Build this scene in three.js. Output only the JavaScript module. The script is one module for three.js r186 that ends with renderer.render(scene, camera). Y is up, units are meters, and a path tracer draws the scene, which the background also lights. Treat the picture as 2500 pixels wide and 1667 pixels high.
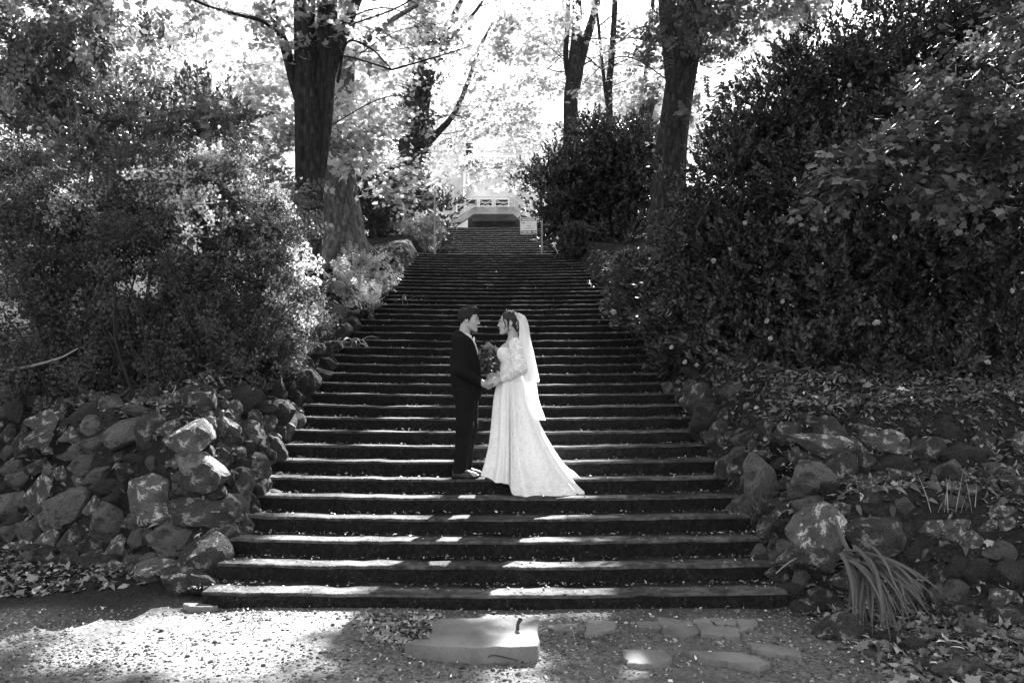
import * as THREE from 'three';
import { mergeGeometries, mergeVertices, toCreasedNormals } from 'three/addons/utils/BufferGeometryUtils.js';

// ---------- camera, sky, sun, exposure ----------
const scene = new THREE.Scene();
const EYE = 1.733;                                   // eye height above the gravel path
const FOCAL = 2000;                                  // lens, in pixels of the 2500-pixel-wide photograph
const CX = 1208, CY = 960;                           // where the stairs vanish / the horizon
const camera = new THREE.PerspectiveCamera(2 * Math.atan(833.5 / FOCAL) * 180 / Math.PI, 2500 / 1667, 0.1, 600);
camera.position.set(0, EYE, 0);
camera.lookAt(0, EYE, -10);
camera.setViewOffset(2500, 1667, 1250 - CX, 833.5 - CY, 2500, 1667);   // shifted lens: the uprights stay upright

const renderer = new THREE.WebGLRenderer({ antialias: true });
renderer.setSize(1024, 682);
renderer.toneMapping = THREE.LinearToneMapping;
renderer.toneMappingExposure = 10.5;
renderer.shadowMap.enabled = true;

const SUN = new THREE.Vector3(0.185, 0.643, -0.743).normalize();      // high behind the stairs, a little to the right
{
  const W = 128, H = 64, d = new Float32Array(W * H * 4), v = new THREE.Vector3();
  for (let j = 0; j < H; j++) for (let i = 0; i < W; i++) {
    const up = ((j + 0.5) / H - 0.5) * Math.PI, a = ((i + 0.5) / W - 0.5) * 2 * Math.PI;
    v.set(Math.cos(a) * Math.cos(up), Math.sin(up), Math.sin(a) * Math.cos(up));
    const c = Math.max(0, v.dot(SUN));
    const L = 0.19 + 0.08 * Math.pow(c, 3) + 0.5 * Math.pow(c, 40);
    const k = (j * W + i) * 4; d[k] = d[k + 1] = d[k + 2] = L; d[k + 3] = 1;
  }
  const t = new THREE.DataTexture(d, W, H, THREE.RGBAFormat, THREE.FloatType);
  t.mapping = THREE.EquirectangularReflectionMapping; t.magFilter = THREE.LinearFilter; t.needsUpdate = true;
  scene.background = t; scene.environment = t;
}
const sun = new THREE.DirectionalLight(0xffffff, 5);
sun.position.copy(SUN).multiplyScalar(60).add(new THREE.Vector3(0, 2, -12));
sun.target.position.set(0, 2, -12);
sun.castShadow = true;
sun.shadow.mapSize.set(4096, 4096);
Object.assign(sun.shadow.camera, { left: -25, right: 25, top: 25, bottom: -25, near: 1, far: 140 });
scene.add(sun, sun.target);

// ---------- helpers ----------
function rng(seed) { let s = seed >>> 0; return () => { s = (s + 0x6d2b79f5) | 0; let t = Math.imul(s ^ (s >>> 15), 1 | s); t = (t + Math.imul(t ^ (t >>> 7), 61 | t)) ^ t; return ((t ^ (t >>> 14)) >>> 0) / 4294967296; }; }
const gauss = (r) => Math.sqrt(-2 * Math.log(1 - r() * 0.9999)) * Math.cos(6.2832 * r());
const { clamp, lerp } = THREE.MathUtils;
const sst = (x, a, b) => { const t = clamp((x - a) / (b - a), 0, 1); return t * t * (3 - 2 * t); };
const V = (x, y, z) => new THREE.Vector3(x, y, z);
const K = 2500 / 2352;
const at = (px, py, Z) => V((px - CX) / FOCAL * Z, EYE - (py - CY) / FOCAL * Z, -Z);   // a place in the photograph, Z metres away
const at2 = (px, py, Z) => at(px * K, py * K, Z);
const toPx = (p) => [CX + p.x / -p.z * FOCAL, CY - (p.y - EYE) / -p.z * FOCAL];

const taken = new Map();
function numbered(name) { const n = taken.get(name) ?? 0; taken.set(name, n + 1); return n ? name + '_' + String(n).padStart(3, '0') : name; }
function tag(o, label, category, group) { if (label) o.userData.label = label; if (category) o.userData.category = category; if (group) o.userData.group = group; return o; }
function thing(name, label, category, p = V(0, 0, 0), turn = 0, group) {
  const o = new THREE.Group(); o.name = numbered(name); o.position.copy(p); o.rotation.y = turn; scene.add(o);
  return tag(o, label, category, group);
}
function obj(name, geo, m, parent = scene, kind) {
  const o = new THREE.Mesh(geo, m); o.name = numbered(name); o.castShadow = o.receiveShadow = true; parent.add(o);
  if (kind) o.userData.kind = kind;
  return o;
}
function inst(name, geo, m, mats, tints, parent, kind = 'stuff') {
  const o = new THREE.InstancedMesh(geo, m, mats.length); o.name = numbered(name);
  mats.forEach((x, i) => o.setMatrixAt(i, x));
  if (tints) { const c = new THREE.Color(); tints.forEach((t, i) => o.setColorAt(i, c.setRGB(t, t, t))); }
  o.castShadow = o.receiveShadow = true; parent.add(o); if (kind) o.userData.kind = kind; return o;
}
// periodic value noise
function hash2(x, y, s) { let h = Math.imul(x, 374761393) ^ Math.imul(y, 668265263) ^ Math.imul(s, 2246822519); h = Math.imul(h ^ (h >>> 13), 1274126177); return ((h ^ (h >>> 16)) >>> 0) / 4294967296; }
function vn(x, y, per, s) {
  const i = Math.floor(x), j = Math.floor(y), fx = x - i, fy = y - j, u = fx * fx * (3 - 2 * fx), v = fy * fy * (3 - 2 * fy), m = (a) => ((a % per) + per) % per;
  const a = hash2(m(i), m(j), s), b = hash2(m(i + 1), m(j), s), c = hash2(m(i), m(j + 1), s), d = hash2(m(i + 1), m(j + 1), s);
  return (a + (b - a) * u) * (1 - v) + (c + (d - c) * u) * v;
}
function fbm(u, v, f, oct, s) { let a = 0.5, r = 0, n = 0; for (let k = 0; k < oct; k++) { r += a * vn(u * f, v * f, f, s + k * 17); n += a; a *= 0.5; f *= 2; } return r / n; }
function fbmA(u, v, fx, fy, oct, s) { let a = 0.5, r = 0, n = 0; for (let k = 0; k < oct; k++) { const x = u * fx, y = v * fy, i = Math.floor(x), j = Math.floor(y), p = x - i, q = y - j, e = p * p * (3 - 2 * p), g = q * q * (3 - 2 * q), h = (c, d) => hash2(((i + c) % fx + fx) % fx, ((j + d) % fy + fy) % fy, s + k * 17); r += a * ((h(0, 0) * (1 - e) + h(1, 0) * e) * (1 - g) + (h(0, 1) * (1 - e) + h(1, 1) * e) * g); n += a; a *= 0.5; fx *= 2; fy *= 2; } return r / n; }
function hash3(x, y, z, s) { return hash2(x + z * 57, y - z * 131, s); }
function n3(x, y, z, s = 0) {
  const i = Math.floor(x), j = Math.floor(y), k = Math.floor(z), f = (t) => t * t * (3 - 2 * t), u = f(x - i), v = f(y - j), w = f(z - k);
  const L = (a, b, t) => a + (b - a) * t, h = (a, b, c) => hash3(i + a, j + b, k + c, s);
  return L(L(L(h(0, 0, 0), h(1, 0, 0), u), L(h(0, 1, 0), h(1, 1, 0), u), v), L(L(h(0, 0, 1), h(1, 0, 1), u), L(h(0, 1, 1), h(1, 1, 1), u), v), w) * 2 - 1;
}
const enc = (c) => (c <= 0.0031308 ? c * 12.92 : 1.055 * Math.pow(c, 1 / 2.4) - 0.055);
function tex(n, fn, color = true) {
  const d = new Uint8Array(n * n * 4);
  for (let j = 0; j < n; j++) for (let i = 0; i < n; i++) { const c = clamp(fn((i + 0.5) / n, (j + 0.5) / n), 0, 1), b = Math.round(255 * (color ? enc(c) : c)), k = (j * n + i) * 4; d[k] = d[k + 1] = d[k + 2] = b; d[k + 3] = 255; }
  const t = new THREE.DataTexture(d, n, n); t.wrapS = t.wrapT = THREE.RepeatWrapping; t.magFilter = THREE.LinearFilter; if (color) t.colorSpace = THREE.SRGBColorSpace; t.needsUpdate = true; return t;
}
const rep = (t, x, y = x) => { const c = t.clone(); c.repeat.set(x, y); c.needsUpdate = true; return c; };
const grey = (v) => new THREE.Color().setRGB(v, v, v);
const M = (v, o = {}) => new THREE.MeshPhysicalMaterial({ color: grey(v), roughness: 0.9, specularIntensity: 0.15, ...o });
const leafM = (v, tr, rough = 0.6) => new THREE.MeshPhysicalMaterial({ color: grey(v), roughness: rough, transmission: tr, thickness: 0, side: THREE.DoubleSide, ior: 1.4, specularIntensity: rough < 0.46 ? 1 : 0.3 });

// ---------- textures (albedo and relief only) ----------
const tStone = tex(512, (u, v) => {
  let c = 0.06 + 0.13 * fbm(u, v, 5, 6, 1); const l = fbm(u, v, 6, 6, 40), l2 = fbm(u, v, 34, 4, 60), sp = vn(u * 90, v * 90, 90, 5);
  c += 0.55 * sst(l * 0.62 + l2 * 0.38, 0.55, 0.68); c *= 1 - 0.4 * sst(l2, 0.56, 0.72); c *= 0.55 + 0.9 * fbm(u, v, 3, 4, 66); c *= 0.72 + 0.5 * sp; return c;
});
const tStoneB = tex(512, (u, v) => 0.6 * fbm(u, v, 8, 6, 71) + 0.3 * fbm(u, v, 40, 3, 90) + 0.1 * vn(u * 128, v * 128, 128, 3), false);
const tBark = tex(512, (u, v) => { const w = fbm(u, v, 6, 4, 11); const r = fbmA(u + 0.03 * w, v, 26, 5, 4, 12); return (0.045 + 0.05 * sst(r, 0.3, 0.75)) * (0.55 + 0.9 * fbm(u, v, 5, 4, 13)) * (1 + 0.5 * sst(fbm(u, v, 9, 5, 14), 0.5, 0.8)); });
const tBarkB = tex(512, (u, v) => { const w = fbm(u, v, 6, 4, 11); return 0.8 * sst(fbmA(u + 0.03 * w, v, 26, 5, 4, 12), 0.3, 0.75) + 0.2 * fbm(u, v, 30, 3, 15); }, false);
const tRiser = tex(512, (u, v) => 0.012 + 0.035 * Math.pow(fbm(u, v, 60, 3, 21), 1.5) * (0.5 + fbm(u, v, 6, 4, 22)) + 0.2 * sst(vn(u * 128, v * 128, 128, 24), 0.9, 1));
const tGrain = tex(512, (u, v) => 0.6 * fbm(u, v, 70, 3, 25) + 0.4 * fbm(u, v, 12, 4, 26), false);
const tTread = tex(512, (u, v) => 0.06 + 0.3 * Math.pow(fbm(u, v, 24, 5, 31), 1.4) * (0.45 + 0.9 * fbm(u, v, 5, 3, 32)));
const tSoil = tex(512, (u, v) => 0.014 + 0.085 * Math.pow(fbm(u, v, 30, 5, 41), 2) + 0.07 * sst(fbm(u, v, 50, 2, 42), 0.66, 0.8));
const tGravel = tex(512, (u, v) => { const a = fbm(u, v, 64, 3, 51), b = fbm(u, v, 4, 5, 52); return 0.10 + 0.30 * a * (0.55 + 0.9 * b); });
const tConc = tex(512, (u, v) => 0.42 + 0.5 * (fbm(u, v, 4, 6, 61) - 0.5) + 0.12 * (fbm(u, v, 90, 2, 62) - 0.5));
const tLace = tex(512, (u, v) => {
  let k = 0; for (let i = 0; i < 26; i++) { const cx = hash2(i, 1, 7), cy = hash2(i, 2, 7); let dx = Math.abs(u - cx), dy = Math.abs(v - cy); dx = Math.min(dx, 1 - dx); dy = Math.min(dy, 1 - dy); const r = Math.hypot(dx, dy), a = Math.atan2(dy, dx); k = Math.max(k, 1 - sst(r / (0.055 + 0.03 * Math.cos(a * 5 + i)), 0.8, 1.05)); }
  const net = Math.max(1 - sst(Math.abs(((u * 48) % 1) - 0.5), 0.08, 0.2), 1 - sst(Math.abs(((v * 48) % 1) - 0.5), 0.08, 0.2));
  return 0.56 + 0.36 * Math.max(k * (0.75 + 0.5 * fbm(u, v, 40, 2, 8)), 0.25 * net);
});
const tFab = tex(512, (u, v) => 0.90 + 0.12 * (fbm(u, v, 26, 3, 81) - 0.5) - 0.12 * sst(fbm(u, v, 30, 3, 83), 0.5, 0.6));
const tFabB = tex(512, (u, v) => 0.5 * fbm(u, v, 34, 3, 83) + 0.5 * fbm(u, v, 90, 2, 84), false);

const tStone2 = tex(512, (u, v) => (0.07 + 0.12 * fbm(u, v, 4, 6, 141)) * (0.6 + 0.8 * fbm(u, v, 50, 3, 145)) * (1 - 0.45 * sst(fbm(u, v, 9, 5, 150), 0.55, 0.7)));
const mStone = [0.32, 0.36, 0.8, 0.75, 1.2].map((k, i) => M(k, { map: rep(i % 2 ? tStone : tStone2, 1.1 + 0.25 * i), bumpMap: rep(tStoneB, 1.6 + 0.2 * i), bumpScale: 0.04, roughness: 0.9 }));
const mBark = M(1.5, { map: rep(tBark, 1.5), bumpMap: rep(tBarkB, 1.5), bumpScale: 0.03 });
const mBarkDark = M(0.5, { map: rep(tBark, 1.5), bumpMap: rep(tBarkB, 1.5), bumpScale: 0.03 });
const mTwig = M(0.05), mTwigPale = M(0.22);
const mRiser = M(0.5, { map: rep(tRiser, 0.7), bumpMap: rep(tGrain, 0.8), bumpScale: 0.01 });
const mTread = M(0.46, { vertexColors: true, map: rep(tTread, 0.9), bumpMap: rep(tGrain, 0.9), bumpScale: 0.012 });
const mGround = new THREE.MeshPhysicalMaterial({ specularIntensity: 0.15, vertexColors: true, roughness: 1, map: rep(tGravel, 0.7), bumpMap: rep(tGrain, 0.8), bumpScale: 0.02 });
const mConc = M(0.8, { map: rep(tConc, 0.8), bumpMap: rep(tGrain, 1), bumpScale: 0.003 });
const mFlag = M(0.34, { map: rep(tConc, 1.1), bumpMap: rep(tStoneB, 1.4), bumpScale: 0.008 });
// ---------- the slope, the stairs' heights, the ground ----------
const R = 0.145, Z1 = 6.561, T1 = 0.387, T2 = 0.492, N1 = 40, ZU = 25.6, TU = 0.42, NU = 16;
const Zn = (n) => Z1 + (Math.min(n, 20) - 1) * T1 + Math.max(0, n - 20) * T2;
const ZTOP = Zn(N1), HTOP = N1 * R, HUP = HTOP + NU * 0.15;
function stairLine(Z) {                                                  // height of the nosings
  if (Z < Z1) return 0;
  if (Z < Zn(20)) return R + (Z - Z1) / T1 * R;
  if (Z < ZTOP) return 20 * R + (Z - Zn(20)) / T2 * R;
  if (Z < ZU) return HTOP;
  return Math.min(HUP, HTOP + 0.15 + (Z - ZU) / TU * 0.15);
}
const wn = (x, z, f, s) => n3(x * f, 0.5, z * f, s);
function terrain(X, Z) {
  const rough = 0.035 * wn(X, Z, 1.1, 3) + 0.015 * wn(X, Z, 4, 5);
  const sl = stairLine(Z), under = Math.max(0, sl - 0.27);
  let bank;
  if (X < 0) {
    const o = clamp(-X - 2.5, 0, 4), zf = 7.2 + 0.44 * o + 0.06 * wn(X, 2, 1.7, 9);
    bank = 1.58 * sst(Z, zf, zf + 0.42) + Math.max(0, Z - zf - 0.4) * 0.285 + 0.05 * Math.max(0, -X - 4.5) * sst(Z, zf, zf + 2);
    bank += 0.16 * sst(Z, zf - 0.9, zf) * (1 - sst(Z, zf, zf + 0.4));
  } else {
    const far = sst(X, 3.3, 5), zf = lerp(6.45, 5.3, far), w = lerp(0.35, 1.7, far);
    bank = 0.93 * sst(Z, zf, zf + w) + 0.70 * sst(Z, 7.75 + 0.1 * wn(X, 1, 1.3, 4), 8.15) + Math.max(0, Z - 8.2) * 0.285 + 0.10 * sst(X, 3, 6) * sst(Z, 4.5, 6);
  }
  bank = Math.min(bank, 9.2 + 0.01 * Z);
  if (Z > 6) bank = Math.max(bank, sl * sst(Z, 9, 12) + 0.1 * sst(Z, 10, 13));
  const s = sst(Math.abs(X), 2.15 - 0.2 * sst(Z, 11, 24), 3.1 - 0.5 * sst(Z, 11, 24));
  return lerp(under, bank, s) + rough * (0.35 + 0.65 * Math.max(s, 0) + (Z < Z1 ? 0.15 : 0)) * (Math.abs(X) < 2.3 && Z > Z1 ? 0.2 : 1);
}
const groundAt = (X, Z) => V(X, terrain(X, Z), -Z);
function hit(px, py) {                                                   // the spot of the ground seen there
  const dx = (px - CX) / FOCAL, dy = -(py - CY) / FOCAL;
  for (let Z = 4; Z < 60; Z += 0.01) if (EYE + dy * Z <= terrain(dx * Z, Z)) return V(dx * Z, EYE + dy * Z, -Z);
  return null;
}
{
  const line = (pairs) => { const a = [pairs[0][0]]; for (const [to, d] of pairs.slice(1)) { const from = a[a.length - 1], n = Math.max(1, Math.round((to - from) / d)); for (let i = 1; i <= n; i++) a.push(from + (to - from) * i / n); } return a; };
  const xs = line([[-200], [-40, 20], [-12, 2], [-7, 0.25], [-2, 0.06], [2, 0.25], [7, 0.06], [12, 0.3], [40, 2], [200, 20]]);
  const zs = line([[-60], [-6, 6], [3.5, 0.5], [9.2, 0.06], [16, 0.15], [36, 0.5], [60, 2], [300, 20]]);
  const pos = [], uv = [], col = [], idx = [];
  for (const Z of zs) for (const X of xs) {
    const h = terrain(X, Z); pos.push(X, h, -Z); uv.push(X, Z + h);
    const path = (1 - sst(Z, 6.1 + 0.4 * wn(X, Z, 0.9, 31) - 0.5 * sst(X, 1.5, 4), 7.2)) * (1 - sst(h, 0.06, 0.2)) * (1 - 0.75 * sst(X, 1.2, 3.4)) * (1 - 0.8 * sst(-X, 2.2, 3) * sst(Z, 6.3, 6.9));
    const bouncePale = sst(Z, 33, 35); const c = Math.max(bouncePale * 1.6, 0) + lerp(0.07 + 0.05 * wn(X, Z, 2.5, 33), 0.44 + 0.25 * wn(X, Z, 1.4, 37) + 0.12 * wn(X, Z, 5, 38), path); col.push(c, c, c);  // ground behind the upper stairs made pale, added to bounce light onto the house
  }
  const W = xs.length;
  for (let j = 0; j < zs.length - 1; j++) for (let i = 0; i < W - 1; i++) { const a = j * W + i; idx.push(a, a + 1, a + W, a + 1, a + W + 1, a + W); }
  const g = new THREE.BufferGeometry(); g.setAttribute('position', new THREE.Float32BufferAttribute(pos, 3)); g.setAttribute('uv', new THREE.Float32BufferAttribute(uv, 2)); g.setAttribute('color', new THREE.Float32BufferAttribute(col, 3)); g.setIndex(idx); g.computeVertexNormals();
  obj('ground', g, mGround, scene, 'structure');
}

// ---------- the stairs: every step a riser with its own tread ----------
function stepParts(n, Za, Zb, y0, y1, half, sagDepth, seed) {
  const NX = 96, strip = (prof, shade) => {
    const pos = [], uv = [], idx = [], col = []; let len = 0; const L = prof(0).map((p, k, a) => (len += k ? Math.hypot(p[0] - a[k - 1][0], p[1] - a[k - 1][1]) : 0));
    for (let i = 0; i <= NX; i++) { const x = lerp(-half, half, i / NX), P = prof(x); P.forEach((p, k) => { pos.push(x, p[1], -p[0]); uv.push(x + seed * 0.37, L[k] + seed * 0.61); if (shade) { const c = (k < 5 ? 0.8 : lerp(1.0, 0.22, sst((L[k] - L[4]) / (L[L.length - 1] - L[4]), 0.3, 0.62))) * clamp(0.9 + 0.45 * n3(x * 1.7, n * 3.1, k * 0.2, 12) + 0.5 * n3(x * 6, n * 3.1, k * 0.7, 13), 0.15, 1.6); col.push(c, c, c); } }); }  // tread colour: paler worn front, darker back with the riser shadow put in
    const m = L.length; for (let i = 0; i < NX; i++) for (let k = 0; k < m - 1; k++) { const a = i * m + k; idx.push(a, a + m, a + 1, a + 1, a + m, a + m + 1); }
    const g = new THREE.BufferGeometry(); g.setAttribute('position', new THREE.Float32BufferAttribute(pos, 3)); g.setAttribute('uv', new THREE.Float32BufferAttribute(uv, 2)); if (shade) g.setAttribute('color', new THREE.Float32BufferAttribute(col, 3)); g.setIndex(idx); g.computeVertexNormals(); return g;
  };
  const dy = (x) => -sagDepth * (1 - Math.pow(x / half, 2)) + 0.007 * n3(x * 1.3, n * 7.1, 0.5, seed) + 0.007 * n3(x * 7, n * 3.3, 0.5, seed);
  const dz = (x) => 0.01 * n3(x * 1.1, n * 5.7, 2.5, seed) + 0.014 * n3(x * 7, n * 2.1, 4.5, seed);
  const r = 0.026;
  const riser = strip((x) => { const e = dz(x), t = dy(x); return [[Za + 0.006 + e, y0 - 0.06], [Za + 0.004 + e + 0.006 * n3(x * 5, 1, n, 8), lerp(y0, y1, 0.35) + t], [Za + 0.003 + e, lerp(y0, y1, 0.65) + t], [Za + 0.004 + e, y1 - r + t]]; });
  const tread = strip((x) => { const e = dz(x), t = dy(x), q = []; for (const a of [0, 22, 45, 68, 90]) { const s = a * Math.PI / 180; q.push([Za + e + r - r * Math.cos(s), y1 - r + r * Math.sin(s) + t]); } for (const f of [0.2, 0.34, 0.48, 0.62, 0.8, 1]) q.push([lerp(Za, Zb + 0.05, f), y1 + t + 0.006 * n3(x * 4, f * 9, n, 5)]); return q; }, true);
  return [riser, tread];
}
const lower = thing('stairs', 'wide dark stairs of forty worn steps climbing through the garden', 'stairs'); lower.userData.kind = 'structure'; delete lower.userData.category;
for (let n = 1; n <= N1; n++) {
  const [a, b] = stepParts(n, Zn(n), n === N1 ? ZU + 0.1 : Zn(n + 1), (n - 1) * R, n * R, 2.35 + 0.1 * sst(n, 1, 6) - 0.1 * sst(n, 14, 40), 0.03, n);
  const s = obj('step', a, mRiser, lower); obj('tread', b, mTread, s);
}
const mRiserDark = mRiser.clone(); mRiserDark.color = grey(0.16);  // copy of the riser colour, darkened to carry the shade on the upper flight
const upper = thing('upper_stairs', 'narrower upper flight of stairs seen through the wire fence', 'stairs'); upper.userData.kind = 'structure'; delete upper.userData.category;
for (let n = 1; n <= NU; n++) {
  const [a, b] = stepParts(n, ZU + (n - 1) * TU, n === NU ? 36 : ZU + n * TU, HTOP + (n - 1) * 0.15, HTOP + n * 0.15, 2.0, 0.01, n + 50);
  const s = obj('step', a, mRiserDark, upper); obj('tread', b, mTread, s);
}

// ---------- stones ----------
function boxUV(g, k = 1) {                                              // projects uv in metres across the strongest axis of each face
  g = g.index ? g.toNonIndexed() : g; g.computeVertexNormals(); const p = g.attributes.position, uv = new Float32Array(p.count * 2), a = V(), b = V(), c = V();
  for (let i = 0; i < p.count; i += 3) {
    a.fromBufferAttribute(p, i); b.fromBufferAttribute(p, i + 1); c.fromBufferAttribute(p, i + 2);
    const n = b.clone().sub(a).cross(c.clone().sub(a)), ax = Math.abs(n.x), ay = Math.abs(n.y), az = Math.abs(n.z);
    [a, b, c].forEach((q, j) => { uv[(i + j) * 2] = k * (ax > ay && ax > az ? q.z : q.x); uv[(i + j) * 2 + 1] = k * (ay > ax && ay > az ? q.z : q.y); });
  }
  g.setAttribute('uv', new THREE.BufferAttribute(uv, 2)); return g;
}
function stoneGeo(seed) {                                               // unit stone: a sphere cut by planes, edges softened, surface roughened
  const r = rng(seed), planes = []; const np = 11 + Math.floor(r() * 5);
  for (let i = 0; i < np; i++) planes.push([V(gauss(r), gauss(r), gauss(r)).normalize(), 0.48 + 0.28 * r()]);
  planes.push([V(0.15 * gauss(r), 0.15 * gauss(r), 1).normalize(), 0.7]);
  const g = mergeVertices(new THREE.IcosahedronGeometry(1, 7).deleteAttribute('uv').deleteAttribute('normal'), 1e-4), p = g.attributes.position, v = V();
  for (let i = 0; i < p.count; i++) {
    v.fromBufferAttribute(p, i).normalize(); let d = 1, d2 = 1;
    for (const [n, o] of planes) { const c = v.dot(n); if (c > 0.05) { const q = o / c; if (q < d) { d2 = d; d = q; } else if (q < d2) d2 = q; } }
    d -= 0.01 * Math.exp(-(d2 - d) * 40);
    d *= 1 + 0.03 * n3(v.x * 2.3, v.y * 2.3, v.z * 2.3, seed) + 0.03 * n3(v.x * 5, v.y * 5, v.z * 5, seed + 1) + 0.016 * n3(v.x * 13, v.y * 13, v.z * 13, seed + 2);
    p.setXYZ(i, v.x * d, v.y * d, v.z * d);
  }
  return toCreasedNormals(boxUV(g, 0.35), 0.38);
}
const STONES = Array.from({ length: 14 }, (_, i) => stoneGeo(100 + i * 7));
let stoneN = 0;
function stone(parent, name, p, w, h, d, rot, tone, r) {
  const o = obj(name, STONES[stoneN++ % STONES.length], mStone[tone ?? Math.floor(r() * 4.2)], parent);
  o.position.copy(p); o.scale.set(w * 0.72, h * 0.72, d * 0.72); o.rotation.set(0.25 * gauss(r) * 0.6, 0.3 * gauss(r) * 0.7, rot); return o;
}
function stoneWall(name, label, list, sx, ox, oy, fill, seed) {
  const w = thing(name, label, 'stone wall'), r = rng(seed), put = [];
  for (const [zx, zy, ww, hh, deg = 0, tone] of list) {
    const p = hit(ox + zx / sx, oy + zy / sx); if (!p) continue; const k = -p.z / FOCAL / sx, W = ww * k, H = hh * k, D = Math.min(0.45, 0.5 * (W + H));
    put.push([p, Math.max(W, H)]); p.z -= D * 0.12;
    stone(w, 'stone', p, W * 1.22, H * 1.22, D, -deg * Math.PI / 180 + 0.1 * gauss(r), tone, r);
  }
  let n = 0;
  for (let tries = 0; tries < 5000 && n < fill.n; tries++) {
    const px = lerp(fill.x[0], fill.x[1], r()), py = lerp(fill.y[0], fill.y[1], r()), p = hit(px, py); if (!p || !fill.ok(p, px, py)) continue;
    const W = (tries < 2200 ? 0.10 : 0.05) + 0.10 * r();
    if (put.some(([q, s]) => q.distanceTo(p) < 0.40 * (s + W))) continue;
    put.push([p.clone(), W]); n++; p.z -= 0.05; stone(w, 'stone', p, W * 1.5, W * (0.9 + 0.5 * r()), W, gauss(r) * 0.5, undefined, r);
  }
  return w;
}
const LW = [[90, 300, 190, 160], [320, 265, 140, 110], [330, 370, 200, 130], [580, 340, 210, 140], [480, 190, 120, 70, 0, 2], [630, 210, 140, 120, 0, 3], [770, 270, 130, 110], [980, 300, 190, 60, 0, 2], [300, 490, 190, 120, 0, 3], [510, 470, 150, 110],
  [860, 470, 320, 190, -38, 2], [1050, 440, 280, 190, -55, 1], [640, 545, 160, 100], [1290, 510, 230, 210, -20, 3], [1390, 720, 290, 230, 40, 4], [690, 730, 230, 90, -20, 2], [280, 890, 140, 240, 0, 3], [480, 960, 260, 280, 30, 2], [720, 820, 220, 130, 0, 0], [1060, 870, 330, 280, 0, 3],
  [840, 850, 90, 90], [790, 1090, 220, 220, 0, 2], [945, 1060, 130, 110, 0, 2], [660, 970, 120, 140, 0, 3], [1330, 1010, 340, 210, 0, 1], [1630, 960, 130, 190, -10, 2], [60, 1140, 150, 110], [195, 1130, 150, 150, 0, 2], [350, 1190, 170, 140, 0, 3], [520, 1170, 160, 190], [660, 1210, 170, 150],
  [790, 1300, 160, 180, 0, 3], [950, 1200, 150, 130, 0, 2], [1035, 1150, 140, 90, 20, 2], [1230, 1200, 270, 200, 0, 2], [935, 1345, 120, 90, -30, 2], [1140, 1420, 310, 150, -8, 3], [1430, 1330, 160, 130, 0, 2], [490, 1300, 100, 60], [100, 690, 190, 110], [130, 790, 150, 110], [250, 690, 150, 90, -20], [50, 960, 190, 180, 0, 2], [160, 900, 110, 90],
  [490, 610, 130, 60, 0, 2], [820, 620, 110, 70], [930, 630, 140, 80], [1050, 650, 80, 90], [600, 670, 160, 110, -25, 2], [900, 720, 150, 80], [1250, 750, 100, 80], [1320, 840, 140, 120, 0, 1], [330, 575, 110, 70], [160, 530, 130, 170, 0, 1], [60, 480, 110, 120], [1340, 240, 180, 160, 0, 1], [1530, 420, 150, 170, -60, 2], [1750, 410, 150, 210, 0, 1], [1790, 590, 220, 120, 0, 1],
  [1650, 230, 260, 150, 0, 0], [1900, 460, 120, 110, 0, 0], [1730, 720, 140, 90], [1500, 1180, 110, 100, 0, 3], [1080, 1240, 70, 70], [300, 1040, 120, 90], [120, 1050, 170, 80], [430, 740, 120, 110], [870, 760, 90, 60], [770, 930, 130, 90], [1470, 870, 120, 90, 0, 1], [1560, 760, 130, 90, 0, 1], [1850, 330, 130, 90, 0, 0], [1960, 260, 160, 70, 0, 2]];
stoneWall('dry_stone_wall', 'tall leaning dry stone wall with lichen left of the stairs', LW, 2.851, 0, 900, { n: 130, x: [0, 690], y: [950, 1400], ok: (p) => p.y > 0.12 && p.y < 1.7 && p.x < -2.3 }, 5);
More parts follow.
